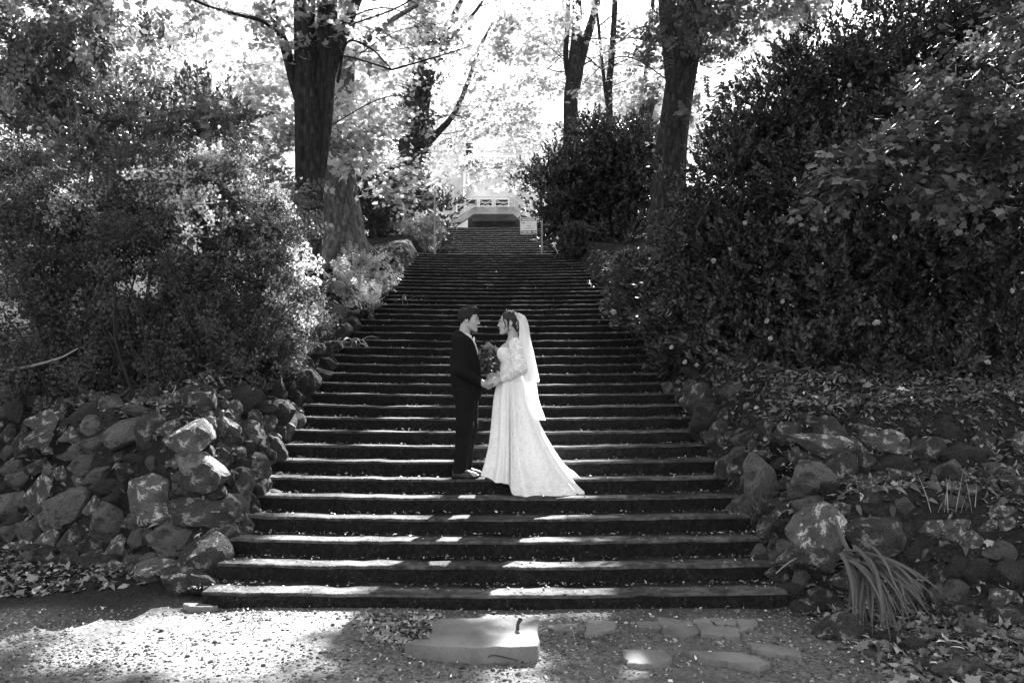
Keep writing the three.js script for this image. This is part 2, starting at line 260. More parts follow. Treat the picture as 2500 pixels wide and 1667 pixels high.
const RW = [[130, 190, 240, 150, 10, 0], [650, 160, 140, 60, 15, 1], [740, 225, 160, 140, 0, 1], [530, 250, 120, 120, -40, 1], [220, 410, 100, 110, 0, 3], [700, 300, 270, 100, 8, 3], [610, 390, 140, 110, 20, 1], [800, 420, 150, 140, 0, 1], [930, 380, 120, 120, 0, 1], [1040, 280, 170, 100, 10, 3], [1080, 410, 200, 80, 5, 0], [1250, 330, 170, 140, 0, 1], [1480, 350, 230, 120, 0, 0], [1590, 290, 120, 90, 0, 1],
  [700, 530, 280, 180, 15, 2], [400, 520, 140, 270, 0, 2], [530, 510, 110, 70, 0, 1], [690, 650, 200, 130, 10, 2], [830, 645, 90, 80, 0, 3], [700, 860, 220, 300, 8, 3], [950, 790, 240, 200, 0, 1], [1100, 790, 140, 140, 0, 0], [460, 760, 120, 150, 15, 1], [380, 700, 80, 110], [520, 990, 160, 110, 15, 1], [540, 1090, 120, 110, 0, 0], [710, 1100, 140, 90, 0, 1], [480, 860, 90, 90], [325, 500, 90, 80, 0, 2], [930, 880, 120, 60, 0, 2], [1440, 960, 130, 110, 0, 0],
  [1720, 1000, 170, 150, 0, 0], [1560, 980, 150, 140, 0, 0], [820, 1330, 190, 150, 0, 1], [935, 1320, 110, 80, 0, 1], [1050, 1340, 150, 80, 0, 0], [1270, 1190, 90, 90, 0, 1], [1340, 1220, 110, 80, 0, 1], [1440, 1210, 130, 70, 0, 1], [1550, 1290, 180, 100, 0, 2], [1700, 1250, 170, 140, 0, 1], [1200, 1400, 150, 90, 0, 0], [1470, 1470, 110, 90, 0, 2], [1590, 1510, 120, 100, 0, 2], [1680, 870, 140, 100, 0, 2], [1320, 1470, 110, 70, 0, 1], [1500, 1340, 150, 80, 0, 1], [1420, 1530, 170, 90, 0, 2], [245, 20, 110, 90, 0, 2], [600, 760, 90, 90], [610, 1010, 110, 80], [850, 1010, 130, 90], [1330, 1000, 110, 90, 0, 1], [640, 1190, 140, 90, 0, 0], [1000, 1230, 120, 90, 0, 0]];
stoneWall('tumbled_stone_wall', 'low tumbled wall of dark stones and leaf litter right of the stairs', RW, 2.1866, 1680, 950, { n: 75, x: [1760, 2500], y: [1040, 1640], ok: (p) => p.y > 0.08 && p.x > 2.35 }, 6);

for (const [s, w] of [[-1, scene.getObjectByName('dry_stone_wall')], [1, scene.getObjectByName('tumbled_stone_wall')]]) {      // stones flanking the steps
  const r = rng(40 + s); for (let n = s < 0 ? 1 : 1; n < 30; n++) for (let k = 0; k < 2; k++) { const X = s * (2.42 + 0.12 * k + 0.16 * r()), Z = Zn(n) + 0.1 + 0.3 * r(), y = Math.max(terrain(X, Z), n * R) + 0.0, W = 0.16 + 0.2 * r(); stone(w, 'stone', V(X, y - 0.02, -Z), W * 1.2, W * (0.7 + 0.5 * r()), W * 1.2, 0.4 * gauss(r), Math.floor(r() * 2.4), r); }
}
// ---------- flagstones set in the path ----------
function slab(name, pts, sx, ox, oy, top, thick, m, parent, seed, ground = 0) {  // outline on the photograph, lifted to its height above the path
  const P = pts.map(([x, y]) => { const Z = (EYE - top) * FOCAL / (oy + y / sx - CY); return [(ox + x / sx - CX) / FOCAL * Z, Z]; });
  const sh = new THREE.Shape(), r = rng(seed); P.forEach(([x, z], i) => { const [a, b] = P[(i + 1) % P.length]; if (!i) sh.moveTo(x, z); for (let k = 1; k <= 5; k++) { const f = k / 5, j = k < 5 ? 0.008 : 0; sh.lineTo(lerp(x, a, f) + j * gauss(r), lerp(z, b, f) + j * gauss(r)); } });
  const g = new THREE.ExtrudeGeometry(sh, { depth: thick - 0.012, bevelEnabled: true, bevelThickness: 0.012, bevelSize: 0.008, bevelSegments: 2, curveSegments: 4 });
  g.rotateX(-Math.PI / 2); g.translate(0, top - thick + 0.0, 0);
  const g2 = boxUV(g); const p = g2.attributes.position; for (let i = 0; i < p.count; i++) p.setY(i, p.getY(i) + 0.008 * n3(p.getX(i) * 6, p.getY(i) * 6, p.getZ(i) * 6, seed));
  return obj(name, toCreasedNormals(g2, 0.5), m, parent);
}
tag(slab('concrete_slab', [[1070, 511], [1313, 509], [1310, 576], [1150, 581], [992, 567], [1048, 561]], 1, 0, 1000, 0.105, 0.16, M(0.36, { map: rep(tConc, 0.9), bumpMap: rep(tGrain, 1), bumpScale: 0.004 }), scene, 3), 'thick square concrete slab set at the foot of the stairs', 'slab');
tag(slab('flagstone', [[1060, 540], [1290, 572], [1350, 640], [1180, 612], [1060, 592]], 2.767, 450, 1300, 0.02, 0.08, mFlag, scene, 4), 'shaded flat flagstone left of the concrete slab', 'flagstone');
tag(slab('flagstone', [[1170, 650], [1300, 646], [1440, 655], [1490, 700], [1420, 745], [1200, 735]], 2.767, 1100, 1350, 0.035, 0.10, mFlag, scene, 5), 'small sunlit flagstone with pointed right end in the path', 'flagstone');
tag(slab('flagstone', [[1620, 660], [1850, 665], [2060, 695], [2150, 740], [2060, 772], [1930, 740], [1740, 712]], 2.767, 1100, 1350, 0.035, 0.10, mFlag, scene, 6), 'long shaded grey flagstone right of the sunlit one', 'flagstone');
tag(slab('flagstone', [[2030, 603], [2200, 618], [2360, 668], [2360, 700], [2200, 670], [2040, 640]], 2.767, 1100, 1350, 0.03, 0.10, mFlag, scene, 7), 'narrow dark flagstone below the tumbled wall', 'flagstone');
tag(slab('flagstone', [[0, 478], [110, 480], [215, 492], [180, 500], [30, 500]], 2.767, 450, 1300, 0.05, 0.09, mFlag, scene, 8), 'thin sunlit flagstone at the left end of the lowest step', 'flagstone');
{
  const row = thing('stone_edging', 'row of flat stones along the foot of the lowest step', 'stone edging');
  [[[660, 480], [850, 478], [865, 520], [700, 520]], [[872, 482], [922, 478], [905, 520], [868, 512]], [[930, 450], [1100, 460], [1115, 495], [1060, 520], [910, 540]], [[1260, 455], [1395, 455], [1415, 500], [1270, 490]], [[1400, 432], [1635, 462], [1680, 530], [1570, 558], [1450, 540]],
    [[1650, 445], [1720, 440], [1800, 492], [1940, 502], [1948, 555], [1700, 540]], [[1750, 440], [1930, 445], [1922, 486], [1806, 480]], [[1938, 440], [2060, 450], [2070, 480], [1960, 515]]].forEach((q, i) => slab('edging_stone', q, 2.767, 1100, 1350, 0.018 + 0.008 * (i % 3), 0.09, mFlag, row, 20 + i));
}
// ---------- fence, sign, landing, building beyond the stairs ----------
function rod(a, b, r0, r1 = r0, seg = 6) { const d = b.clone().sub(a), g = new THREE.CylinderGeometry(r1, r0, d.length(), seg, 1); g.applyQuaternion(new THREE.Quaternion().setFromUnitVectors(V(0, 1, 0), d.normalize())); g.translate((a.x + b.x) / 2, (a.y + b.y) / 2, (a.z + b.z) / 2); return g; }
const mSteel = M(0.22, { metalness: 0.6, roughness: 0.5 });
const FZ = 24.2;
{
  const f = thing('wire_fence', 'tall chain link fence across the stairs behind the top step', 'fence');
  for (const px of [868, 1061, 1323]) { const p = at(px, 620, FZ); const b = Math.max(terrain(p.x, FZ), Math.abs(p.x) < 1.9 ? HTOP : 0); obj('post', rod(V(p.x, b - 0.2, -FZ), V(p.x, b + (px === 1323 ? 1.05 : 1.9), -FZ), 0.03, 0.03, 10), mSteel, f); }
  const x0 = at(868, 0, FZ).x, x1 = at(1323, 0, FZ).x, y0 = HTOP + 0.05, y1 = HTOP + 1.75, g = [], st = 0.075, H = y1 - y0;
  for (let x = x0 - H; x < x1; x += st) for (const s of [1, -1]) {
    let a = V(s > 0 ? x : x + H, y0, -FZ + 0.002 * s), b = V(s > 0 ? x + H : x, y1, -FZ + 0.002 * s); const l = a.x < b.x ? a : b, r = a.x < b.x ? b : a, d = r.clone().sub(l); if (r.x <= x0 || l.x >= x1) continue;
    const q = l.clone(); if (l.x < x0) l.addScaledVector(d, (x0 - q.x) / d.x); if (r.x > x1) r.copy(q).addScaledVector(d, (x1 - q.x) / d.x); g.push(rod(l, r, 0.0022, 0.0022, 3));
  }
  obj('chain_link', mergeGeometries(g), M(0.05, { roughness: 0.5 }), f, 'stuff');
  obj('rail', rod(V(x0, y1, -FZ + 0.02), V(at(1061, 0, FZ).x, y1, -FZ + 0.02), 0.012, 0.012, 8), mSteel, f);
}
{
  const c = document.createElement('canvas'); c.width = c.height = 512; const x = c.getContext('2d');
  x.fillStyle = '#cfcfcf'; x.fillRect(0, 0, 512, 512); x.fillStyle = '#3c3c3c'; x.fillRect(14, 14, 484, 88); x.fillRect(14, 412, 484, 86);
  x.fillStyle = '#e8e8e8'; x.textAlign = 'center'; x.textBaseline = 'middle'; x.font = 'bold 86px sans-serif'; x.fillText('WARNING', 256, 60, 440); x.font = 'bold 74px sans-serif'; x.fillText('1300 888 149', 256, 457, 450);
  x.fillStyle = '#222'; x.textAlign = 'left'; x.font = 'bold 58px sans-serif'; x.fillText('PRG', 42, 168); x.fillStyle = '#9a9a9a'; x.font = '50px sans-serif'; x.fillText('GROUP', 190, 168);
  x.fillStyle = '#666'; x.fillRect(196, 246, 140, 13); x.fillRect(234, 288, 70, 12); x.fillRect(130, 334, 290, 13);
  const t = new THREE.CanvasTexture(c); t.colorSpace = THREE.SRGBColorSpace;
  const s = thing('warning_sign', 'white square sign reading WARNING hung on the wire fence', 'sign', at(1290.5, 551, FZ - 0.06), 0.0); s.rotation.z = 0.03;
  const w = 40.5 / FOCAL * FZ;
  obj('board', new THREE.BoxGeometry(w, w * 0.99, 0.006), M(0.6), s); const f = obj('sign_face', new THREE.PlaneGeometry(w * 0.985, w * 0.975), M(1, { map: t, roughness: 0.6 }), s); f.position.z = 0.0055;
  for (const k of [-1, 1]) obj('tie', new THREE.TorusGeometry(0.012, 0.003, 5, 10), mSteel, s).position.set(k * w * 0.45, w * 0.46, 0.004);
}
function box(x0, x1, y0, y1, z0, z1) { const g = new THREE.BoxGeometry(x1 - x0, y1 - y0, z1 - z0); g.translate((x0 + x1) / 2, (y0 + y1) / 2, -(z0 + z1) / 2); return boxUV(g); }
{ // concrete landing of the double staircase at the end of the flight
  const L = thing('concrete_landing', 'pale concrete stair landing with sloping sides above the upper stairs', 'landing'), Z = 33.6, q = (px, py) => at(px, py, Z);
  const mWall = M(0.07, { map: rep(tConc, 0.5) });
  const face = (pts, d, z) => { const s = new THREE.Shape(); pts.forEach(([x, y], i) => { const p = at(x, y, z); i ? s.lineTo(p.x, p.y) : s.moveTo(p.x, p.y); }); const g = new THREE.ExtrudeGeometry(s, { depth: d, bevelEnabled: false }); g.translate(0, 0, -z - d); return boxUV(g); };
  obj('parapet', face([[1157, 505], [1254, 505], [1280, 525], [1312, 552], [1312, 575], [1270, 537], [1254, 522], [1157, 522], [1100, 560], [1101, 543]], 0.25, Z), mConc, L);
  obj('outer_stringer', face([[1100, 527], [1150, 497], [1157, 503], [1101, 541]], 0.25, Z + 0.5), mConc, L);
  obj('back_wall', face([[1155, 518], [1258, 518], [1276, 534], [1276, 600], [1142, 600], [1142, 531]], 0.2, Z + 1.6), mWall, L);
  obj('deck', box(q(1150, 0).x, q(1262, 0).x, q(0, 521).y, q(0, 516).y, Z + 0.26, Z + 1.58), mConc, L);
  const R_ = (a, b, r = 0.018) => obj('handrail', rod(a, b, r, r, 6), M(0.5), L);
  R_(q(1095, 497), q(1160, 499)); R_(q(1158, 481), q(1250, 481)); R_(q(1118, 509), q(1160, 481)); R_(q(1252, 497), q(1290, 498)); R_(q(1250, 481), q(1278, 501)); R_(q(1160, 494), q(1250, 494));
  for (const px of [1162, 1168, 1201, 1207, 1250, 1256]) obj('rail_post', rod(q(px, 506), q(px, 485), 0.014, 0.014, 6), M(0.5), L);
  for (const [a, b] of [[1170, 1200], [1209, 1249]]) for (const s of [0, 1]) obj('rail_brace', rod(q(a, s ? 505 : 488), q(b, s ? 488 : 505), 0.009, 0.009, 5), M(0.5), L);
}
{ // the white house
  const B = thing('white_house', 'white two storey house almost hidden behind bright leaves', 'house'), Z = 44, X = (px) => at(px, 0, Z).x, Y = (py) => at(0, py, Z).y, mW = M(1.25, { map: rep(tConc, 0.3), roughness: 0.8 }), mDark = M(0.02, { roughness: 0.2 }), mFr = M(0.7);
  obj('wall', box(X(1000), X(1400), Y(640), Y(300), Z, Z + 4), mW, B);
  for (const [a, b, c, d] of [[1117, 1132, 487, 516], [1280, 1293, 490, 498], [1137, 1155, 350, 381], [1084, 1104, 338, 362], [1138, 1164, 488, 520], [1172, 1200, 488, 520], [1210, 1240, 488, 520]]) {
    const w = obj('window', box(X(a) - 0.08, X(b) + 0.08, Y(d) - 0.08, Y(c) + 0.08, Z - 0.05, Z - 0.001), mFr, B); obj('pane', box(X(a), X(b), Y(d), Y(c), Z - 0.07, Z - 0.04), mDark, w); obj('glazing_bar', box(X(a), X(b), Y((c + d) / 2) - 0.025, Y((c + d) / 2) + 0.025, Z - 0.08, Z - 0.05), mFr, w);
  }
  const roof = obj('veranda_roof', box(X(1110), X(1260), Y(402), Y(398), Z - 1.4, Z - 0.09), mFr, B); obj('soffit_beam', box(X(1138), X(1225), Y(412), Y(403), Z - 0.5, Z - 0.1), M(0.12), roof);
  obj('downpipe', rod(at(1136, 398, Z - 0.2), at(1134, 490, Z - 0.2), 0.09, 0.09, 8), mFr, B); obj('string_course', box(X(1002), X(1398), Y(370), Y(368), Z - 0.06, Z - 0.002), M(0.35), B);
}

// ---------- leaves and sprays ----------
function leaf(len, wid, fold = 0.25, curl = 0.2) {                       // pointed leaf from the origin along +y, facing +z
  const n = 4, pos = [], idx = [];
  for (let i = 0; i <= n; i++) { const t = i / n, w = wid * 0.5 * Math.sin(Math.PI * Math.pow(t, 0.8)) + (i === 0 ? 0.001 : 0), z = -curl * len * t * t; pos.push(-w, t * len, z + w * fold, 0, t * len, z, w, t * len, z + w * fold); }
  for (let i = 0; i < n; i++) { const a = i * 3; idx.push(a, a + 1, a + 3, a + 1, a + 4, a + 3, a + 1, a + 2, a + 4, a + 2, a + 5, a + 4); }
  const g = new THREE.BufferGeometry(); g.setAttribute('position', new THREE.Float32BufferAttribute(pos, 3)); g.setIndex(idx); g.computeVertexNormals(); return g;
}
function mapleLeaf(s) {
  const pts = [[0, 0], [0.18, -0.04], [0.42, 0.02], [0.32, 0.16], [0.55, 0.36], [0.52, 0.48], [0.30, 0.46], [0.33, 0.6], [0.16, 0.62], [0.10, 0.8], [0, 1]];
  const out = [...pts, ...pts.slice(1, -1).reverse().map(([x, y]) => [-x, y])], pos = [0, 0.38 * s, 0], idx = [];
  out.forEach(([x, y]) => pos.push(x * s, y * s, -0.18 * s * (x * x * 2 + Math.max(0, y - 0.4) ** 2 * 2)));
  for (let i = 1; i <= out.length; i++) idx.push(0, i, i === out.length ? 1 : i + 1);
  const g = new THREE.BufferGeometry(); g.setAttribute('position', new THREE.Float32BufferAttribute(pos, 3)); g.setIndex(idx); g.computeVertexNormals(); return g;
}
const E = (x, y, z) => new THREE.Quaternion().setFromEuler(new THREE.Euler(x, y, z));
function place(g, p, q, s = 1) { const c = g.clone(); c.applyMatrix4(new THREE.Matrix4().compose(p, q, V(s, s, s))); return c; }
function twigGeo(a, b, r) { const g = rod(a, b, r, r * 0.6, 3); g.deleteAttribute('uv'); return g; }
function spray(kind, seed) {
  const r = rng(seed), g = [];
  if (kind === 'camellia') {
    for (let i = 0; i < 11; i++) { const t = 0.02 + 0.02 * i, a = i * 2.4 + r(); g.push(place(leaf(0.08, 0.042, 0.3, 0.25), V(0, t, 0), new THREE.Quaternion().setFromAxisAngle(V(0, 1, 0), a).multiply(E(0.9 + 0.5 * r() - 0.05 * i, 0, 0.3 * gauss(r))), 0.75 + 0.5 * r())); }
    g.push(twigGeo(V(0, -0.06, 0), V(0, 0.22, 0), 0.003));
  } else if (kind === 'azalea') {
    for (let k = 0; k < 5; k++) { const o = V(0.05 * gauss(r), 0.06 * r() + 0.02, 0.05 * gauss(r)); for (let i = 0; i < 7; i++) g.push(place(leaf(0.034, 0.013, 0.2, 0.15), o, new THREE.Quaternion().setFromAxisAngle(V(0, 1, 0), i * 0.9 + r()).multiply(E(0.55 + 0.6 * r(), 0, 0)), 0.7 + 0.6 * r())); g.push(twigGeo(V(0, -0.06, 0), o, 0.0016)); }
  } else if (kind === 'maple') {
    for (let i = 0; i < 8; i++) { const a = i * 2.2 + r(), d = 0.05 + 0.2 * r(); g.push(place(mapleLeaf(0.13), V(Math.cos(a) * d, 0.05 * gauss(r), Math.sin(a) * d), new THREE.Quaternion().setFromAxisAngle(V(0, 1, 0), -a + Math.PI / 2).multiply(E(Math.PI / 2 + 0.35 + 0.4 * gauss(r), 0, 0.35 * gauss(r))), 0.6 + 0.65 * r())); }
    g.push(twigGeo(V(-0.12, 0.01, 0), V(0.15, 0.02, 0.02), 0.003));
  } else if (kind === 'oval') {
    for (let i = 0; i < 8; i++) { const t = 0.04 * i, a = i % 2 ? 1 : -1; g.push(place(leaf(0.10, 0.062, 0.15, 0.2), V(0, t, 0), E(0.3 * gauss(r), 0, a * (0.9 + 0.3 * r())).multiply(E(0, a * 0.4, 0)), 0.75 + 0.5 * r())); }
    g.push(twigGeo(V(0, -0.1, 0), V(0, 0.3, 0), 0.003));
  }
  return mergeGeometries(g.map((x) => { const y = x.index ? x.toNonIndexed() : x; if (y.attributes.uv) y.deleteAttribute('uv'); return y; }));
}
const SPR = {}; for (const k of ['camellia', 'azalea', 'maple', 'oval']) SPR[k] = [1, 2, 3].map((i) => spray(k, i * 31 + k.length));
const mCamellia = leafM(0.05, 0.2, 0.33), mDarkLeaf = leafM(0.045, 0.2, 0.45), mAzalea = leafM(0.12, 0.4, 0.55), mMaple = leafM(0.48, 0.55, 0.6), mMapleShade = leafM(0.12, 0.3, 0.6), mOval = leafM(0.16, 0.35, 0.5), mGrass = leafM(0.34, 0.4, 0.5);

// where the high crowns leave gaps for the sun: spots of sunlight seen in the photograph [x, y, rx, ry, share]
const LIT = [[850, 1190, 340, 300, 1], [1480, 1180, 260, 260, 0.25], [1180, 780, 220, 150, 0.45], [1010, 900, 130, 120, 1], [1290, 960, 130, 240, 1], [1400, 1000, 130, 200, 0.45], [1500, 1420, 150, 30, 0.8], [430, 1580, 400, 115, 1], [690, 1500, 210, 60, 1], [1275, 1548, 42, 30, 1], [1190, 1650, 170, 45, 1], [1575, 1602, 65, 24, 1], [520, 480, 280, 140, 0.85], [690, 740, 120, 150, 0.8],
  [650, 930, 170, 50, 1], [500, 1130, 60, 90, 1], [1960, 1150, 200, 40, 0.4], [2300, 1060, 70, 45, 1], [2340, 1210, 40, 60, 1], [1180, 680, 200, 60, 0.5], [870, 660, 130, 70, 1], [1560, 650, 70, 40, 0.8], [1620, 560, 60, 60, 0.6], [150, 470, 150, 60, 0.5]];
function shadowSpot(p) { let h = 0; const q = p.clone(); for (let k = 0; k < 5; k++) { const t = (q.y - h) / SUN.y; const g = p.clone().addScaledVector(SUN, -(p.y - h) / SUN.y); h = -g.z > 3 && -g.z < 60 ? Math.max(terrain(g.x, -g.z), Math.abs(g.x) < 2.4 ? stairLine(-g.z) : 0) : 0; if (k === 4) return g; } }
const SHAFTS = [[at2(450, 420, 9.8), 1.0], [at2(300, 450, 9.8), 0.6], [at2(560, 480, 10.2), 0.9], [at2(640, 640, 10.2), 0.7], [at2(690, 740, 10.5), 0.6], [at2(610, 880, 10), 0.7], [at(1290, 880, 8.6), 0.42], [at(1310, 1130, 8.5), 0.45], [at(1640, 560, 11), 0.4], [at(1560, 650, 13.5), 0.5], [at(500, 1140, 7.6), 0.3], [at(1282, 1543, 5.6), 0.26], [at(1575, 1602, 5.3), 0.26], [at(1500, 1445, 6.6), 0.3], [at(1330, 1379, 7), 0.3]];
function leavesSun(p, r, shaftsOnly) { for (const [o, w] of SHAFTS) { const d = p.clone().sub(o), t = d.dot(SUN); if (t > 0 && d.addScaledVector(SUN, -t).length() < w) return true; } if (shaftsOnly) return false; const g = shadowSpot(p); if (-g.z < 2) return false; const [x, y] = toPx(g); for (const [a, b, c, d, s] of LIT) { const e = ((x - a) / c) ** 2 + ((y - b) / d) ** 2; if (e < 1 && r() < s) return true; } return false; }

function foliage(parent, name, kind, mat, blobs, o = {}) {               // blobs: [x, y (of a 2352-wide picture), Z, radius px, radius m in depth, sprays]
  const r = rng(o.seed ?? 1), mats = [[], [], []], tints = [[], [], []], m = new THREE.Matrix4(), size = o.size ?? 1;
  for (const [bx, by, Z, rp, rz, n, ry] of blobs) {
    const c = at2(bx, by, Z), rx = rp * K / FOCAL * Z, rY = (ry ?? rp) * K / FOCAL * Z, per = o.per ?? 14;
    for (let k = 0; k < n * (o.mult ?? 1) / per; k++) {
      const d = V(gauss(r), gauss(r), gauss(r)).normalize(), q = Math.pow(r(), o.hollow ?? 0.45), s = c.clone().add(V(d.x * rx * q, d.y * rY * q, d.z * rz * q)), tone = (o.tone ?? 1) * Math.exp((kind === 'maple' ? 0.45 : 0.32) * gauss(r));
      for (let i = 0; i < per; i++) {
        const g = o.sigma ?? 0.16, p = s.clone().add(V(gauss(r) * g, gauss(r) * g * 0.7, gauss(r) * g)); if (p.y < terrain(p.x, -p.z) + 0.03 || p.z > -3.4) continue;
        if (o.gaps && leavesSun(p, r, o.shafts)) continue; if (kind === 'maple') { const [qx, qy] = toPx(p), a = qx / K, b = qy / K; if ((a > 1012 && a < 1240 && b > 438 && b < 590 && -p.z < 34) || (a > 1040 && a < 1190 && b > 310 && b < 440 && -p.z < 40 && r() < 0.45) || (a > 738 && a < 832 && b > 395 && b < 610 && -p.z < 20)) continue; } if (o.keep && !o.keep(p)) continue;
        let qn;
        if (kind === 'maple') qn = E(0.4 * gauss(r), r() * 6.28, 0.4 * gauss(r));
        else { const out = p.clone().sub(c).normalize().add(V(0.5 * gauss(r), 0.5 + 0.4 * gauss(r), 0.5 * gauss(r))).normalize(); qn = new THREE.Quaternion().setFromUnitVectors(V(0, 1, 0), out).multiply(E(0, r() * 6.28, 0)); }
        const sc = size * (0.7 + 0.6 * r()), v = Math.floor(r() * 3); mats[v].push(m.clone().compose(p, qn, V(sc, sc, sc))); tints[v].push(Math.min(1.9, tone * (0.7 + 0.6 * r())));
      }
    }
  }
  mats.forEach((a, v) => a.length && inst(name, SPR[kind][v], mat, a, tints[v], parent));
}
function limb(pts, seg = 12, bump = 0.04, seed = 1) {                    // [Vector3, radius] along a smooth line
  const c = new THREE.CatmullRomCurve3(pts.map((p) => p[0])), n = Math.max(6, pts.length * 7), fr = c.computeFrenetFrames(n), pos = [], uv = [], idx = []; const turns = Math.max(1, Math.round(pts.reduce((s, p) => s + p[1], 0) / pts.length * 12.57)) * 0.5; let len = 0, last = null;
  for (let i = 0; i <= n; i++) {
    const t = i / n, p = c.getPoint(t), f = t * (pts.length - 1), k = Math.min(pts.length - 2, Math.floor(f)), rad = lerp(pts[k][1], pts[k + 1][1], f - k); len += last ? p.distanceTo(last) : 0; last = p;
    for (let j = 0; j <= seg; j++) { const a = j / seg * 6.28318, ca = Math.cos(a), sa = Math.sin(a), q = rad * (1 + bump * 1.6 * n3(ca * 1.6, sa * 1.6, len * 0.9, seed) + bump * n3(ca * 4, sa * 4, len * 1.5, seed + 3)); const w = p.clone().addScaledVector(fr.normals[i], ca * q).addScaledVector(fr.binormals[i], sa * q); pos.push(w.x, w.y, w.z); uv.push(j / seg * turns, len); }
  }
  for (let i = 0; i < n; i++) for (let j = 0; j < seg; j++) { const a = i * (seg + 1) + j, b = a + seg + 1; idx.push(a, b, a + 1, b, b + 1, a + 1); }
  const g = new THREE.BufferGeometry(); g.setAttribute('position', new THREE.Float32BufferAttribute(pos, 3)); g.setAttribute('uv', new THREE.Float32BufferAttribute(uv, 2)); g.setIndex(idx); g.computeVertexNormals(); return g;
}
const LP = (Z, list) => list.map(([x, y, w, dz = 0]) => [at2(x, y, Z + dz), w * K / FOCAL * Z / 2]);
function tree(name, label, Z, trunks, limbs, m, group) {
  const b = at2(trunks[0][0][0], trunks[0][0][1], Z), t = thing(name, label, 'tree', V(0, 0, 0), 0, group);
  trunks.forEach((l, i) => obj('trunk', limb(LP(Z, l), 26, 0.06, i + 7), m, t)); limbs.forEach((l, i) => obj('branch', limb(LP(Z, l), 9, 0.05, i + 20), m, t));
  const r = rng(Z * 7 + trunks[0][0][0]); for (let i = 0; i < 12; i++) { const src = i % 3 && limbs.length ? limbs[Math.floor(r() * limbs.length)] : trunks[Math.floor(r() * trunks.length)], k = src[Math.min(src.length - 1, 1 + Math.floor(r() * (src.length - 1)))]; if (k[1] > 400) continue; const a = at2(k[0], k[1], Z + (k[3] ?? 0)), s = r() < 0.5 ? -1 : 1, L = 0.9 + 1.6 * r(), b = a.clone().add(V(s * L * 0.5, 0.25 * L * (0.3 + r()), 0.3 * gauss(r))), c = a.clone().add(V(s * L, L * (0.6 * r() - 0.15), 0.5 * gauss(r))), w = 0.012 + 0.014 * r(); obj('branch', limb([[a, w], [b, w * 0.75], [c, w * 0.3]], 6, 0.05, i), m, t); }
  return t;
}
const high = (x0, x1, z0, z1, n, seed) => { const r = rng(seed), a = []; for (let i = 0; i < n; i++) { const Z = lerp(z0, z1, r()), X = lerp(x0, x1, r()), y = EYE + 0.5 * Z + 0.6 + 1.6 * r(); const [px, py] = toPx(V(X, y, -Z)); a.push([px / K, py / K, Z, 1.0 * FOCAL / Z / K, 1.1, 34]); } return a; };
const addedBoughs0 = (parent, n, seed) => { const r = rng(seed), ms = [[], [], []], ts = [[], [], []]; for (let i = 0; i < n; i++) { const Z = lerp(-9, 5, r()), v = i % 3, s = 1.3 * (0.7 + 0.6 * r()); ms[v].push(new THREE.Matrix4().compose(V(lerp(-9, 9, r()), 8.6 + 3 * r() + 0.3 * gauss(r), -Z), E(0.4 * gauss(r), r() * 6.28, 0.4 * gauss(r)), V(s, s, s))); ts[v].push(0.8 + 0.4 * r()); } ms.forEach((a, v) => inst('crown', SPR.maple[v], mMaple, a, ts[v], parent)); };   // unseen leaves added over the path behind the camera to cut sky light
const addedBoughs = (x0, x1, z0, z1, n, seed) => { const r = rng(seed), a = []; for (let i = 0; i < n; i++) { const Z = lerp(z0, z1, r()), [px, py] = toPx(V(lerp(x0, x1, r()), Math.max(8.8, EYE + 0.5 * Z + 1.4) + 2.5 * r(), -Z)); a.push([px / K, py / K, Z, 1.3 * FOCAL / Z / K, 1.3, 54]); } return a; };   // unseen boughs added over the stairs to cut the light from overhead
const highKeep = (p) => { if (toPx(p)[1] > -25) return false; const g = shadowSpot(p); return -g.z > 3 && (g.x < -2.9 ? -g.z < 9.2 : -g.z < 13) && g.x > -6 && g.x < 8; };
const mpl = (t, blobs, seed, o = {}) => foliage(t, 'crown', 'maple', mMaple, blobs, { seed, per: 9, sigma: 0.3, hollow: 0.5, mult: o.gaps ? 1 : 0.36, ...o });

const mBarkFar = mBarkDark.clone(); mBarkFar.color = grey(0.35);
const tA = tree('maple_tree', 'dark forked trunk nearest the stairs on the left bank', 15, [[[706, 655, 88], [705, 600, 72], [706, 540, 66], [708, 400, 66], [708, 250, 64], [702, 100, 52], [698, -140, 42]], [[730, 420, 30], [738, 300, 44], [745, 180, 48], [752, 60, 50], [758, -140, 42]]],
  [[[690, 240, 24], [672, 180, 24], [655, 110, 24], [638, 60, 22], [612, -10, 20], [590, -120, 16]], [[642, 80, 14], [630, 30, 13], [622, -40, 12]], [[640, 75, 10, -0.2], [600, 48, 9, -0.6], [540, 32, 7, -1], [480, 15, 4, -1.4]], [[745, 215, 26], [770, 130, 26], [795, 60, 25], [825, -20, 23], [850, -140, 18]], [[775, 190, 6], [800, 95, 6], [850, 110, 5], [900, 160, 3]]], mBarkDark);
foliage(tA, 'crown', 'maple', mMaple, [[610, 190, 17, 90, 1.2, 260], [560, 320, 18, 90, 1.2, 260], [640, 330, 17, 55, 0.8, 110], [640, 40, 15, 110, 1.5, 240], [780, 20, 15, 90, 1.5, 160], [600, 420, 18, 60, 1, 120]], { seed: 3, per: 9, sigma: 0.3, mult: 0.4 });
mpl(tA, high(-9, 0, 15, 25, 100, 5), 6, { gaps: true, keep: highKeep });
const tB = tree('maple_tree', 'massive flared grey trunk behind the forked one left of the stairs', 19, [[[792, 612, 170], [788, 585, 124], [785, 540, 104], [782, 480, 90], [778, 420, 76], [776, 300, 60], [790, 150, 50], [800, -140, 40]]], [[[812, 530, 40], [832, 565, 34], [862, 588, 26], [900, 600, 14, -0.3]], [[765, 550, 34, -0.5], [750, 590, 30, -0.9], [738, 620, 22, -1.2]], [[785, 220, 20], [820, 120, 16], [880, 60, 12], [960, 10, 9]]], mBark);
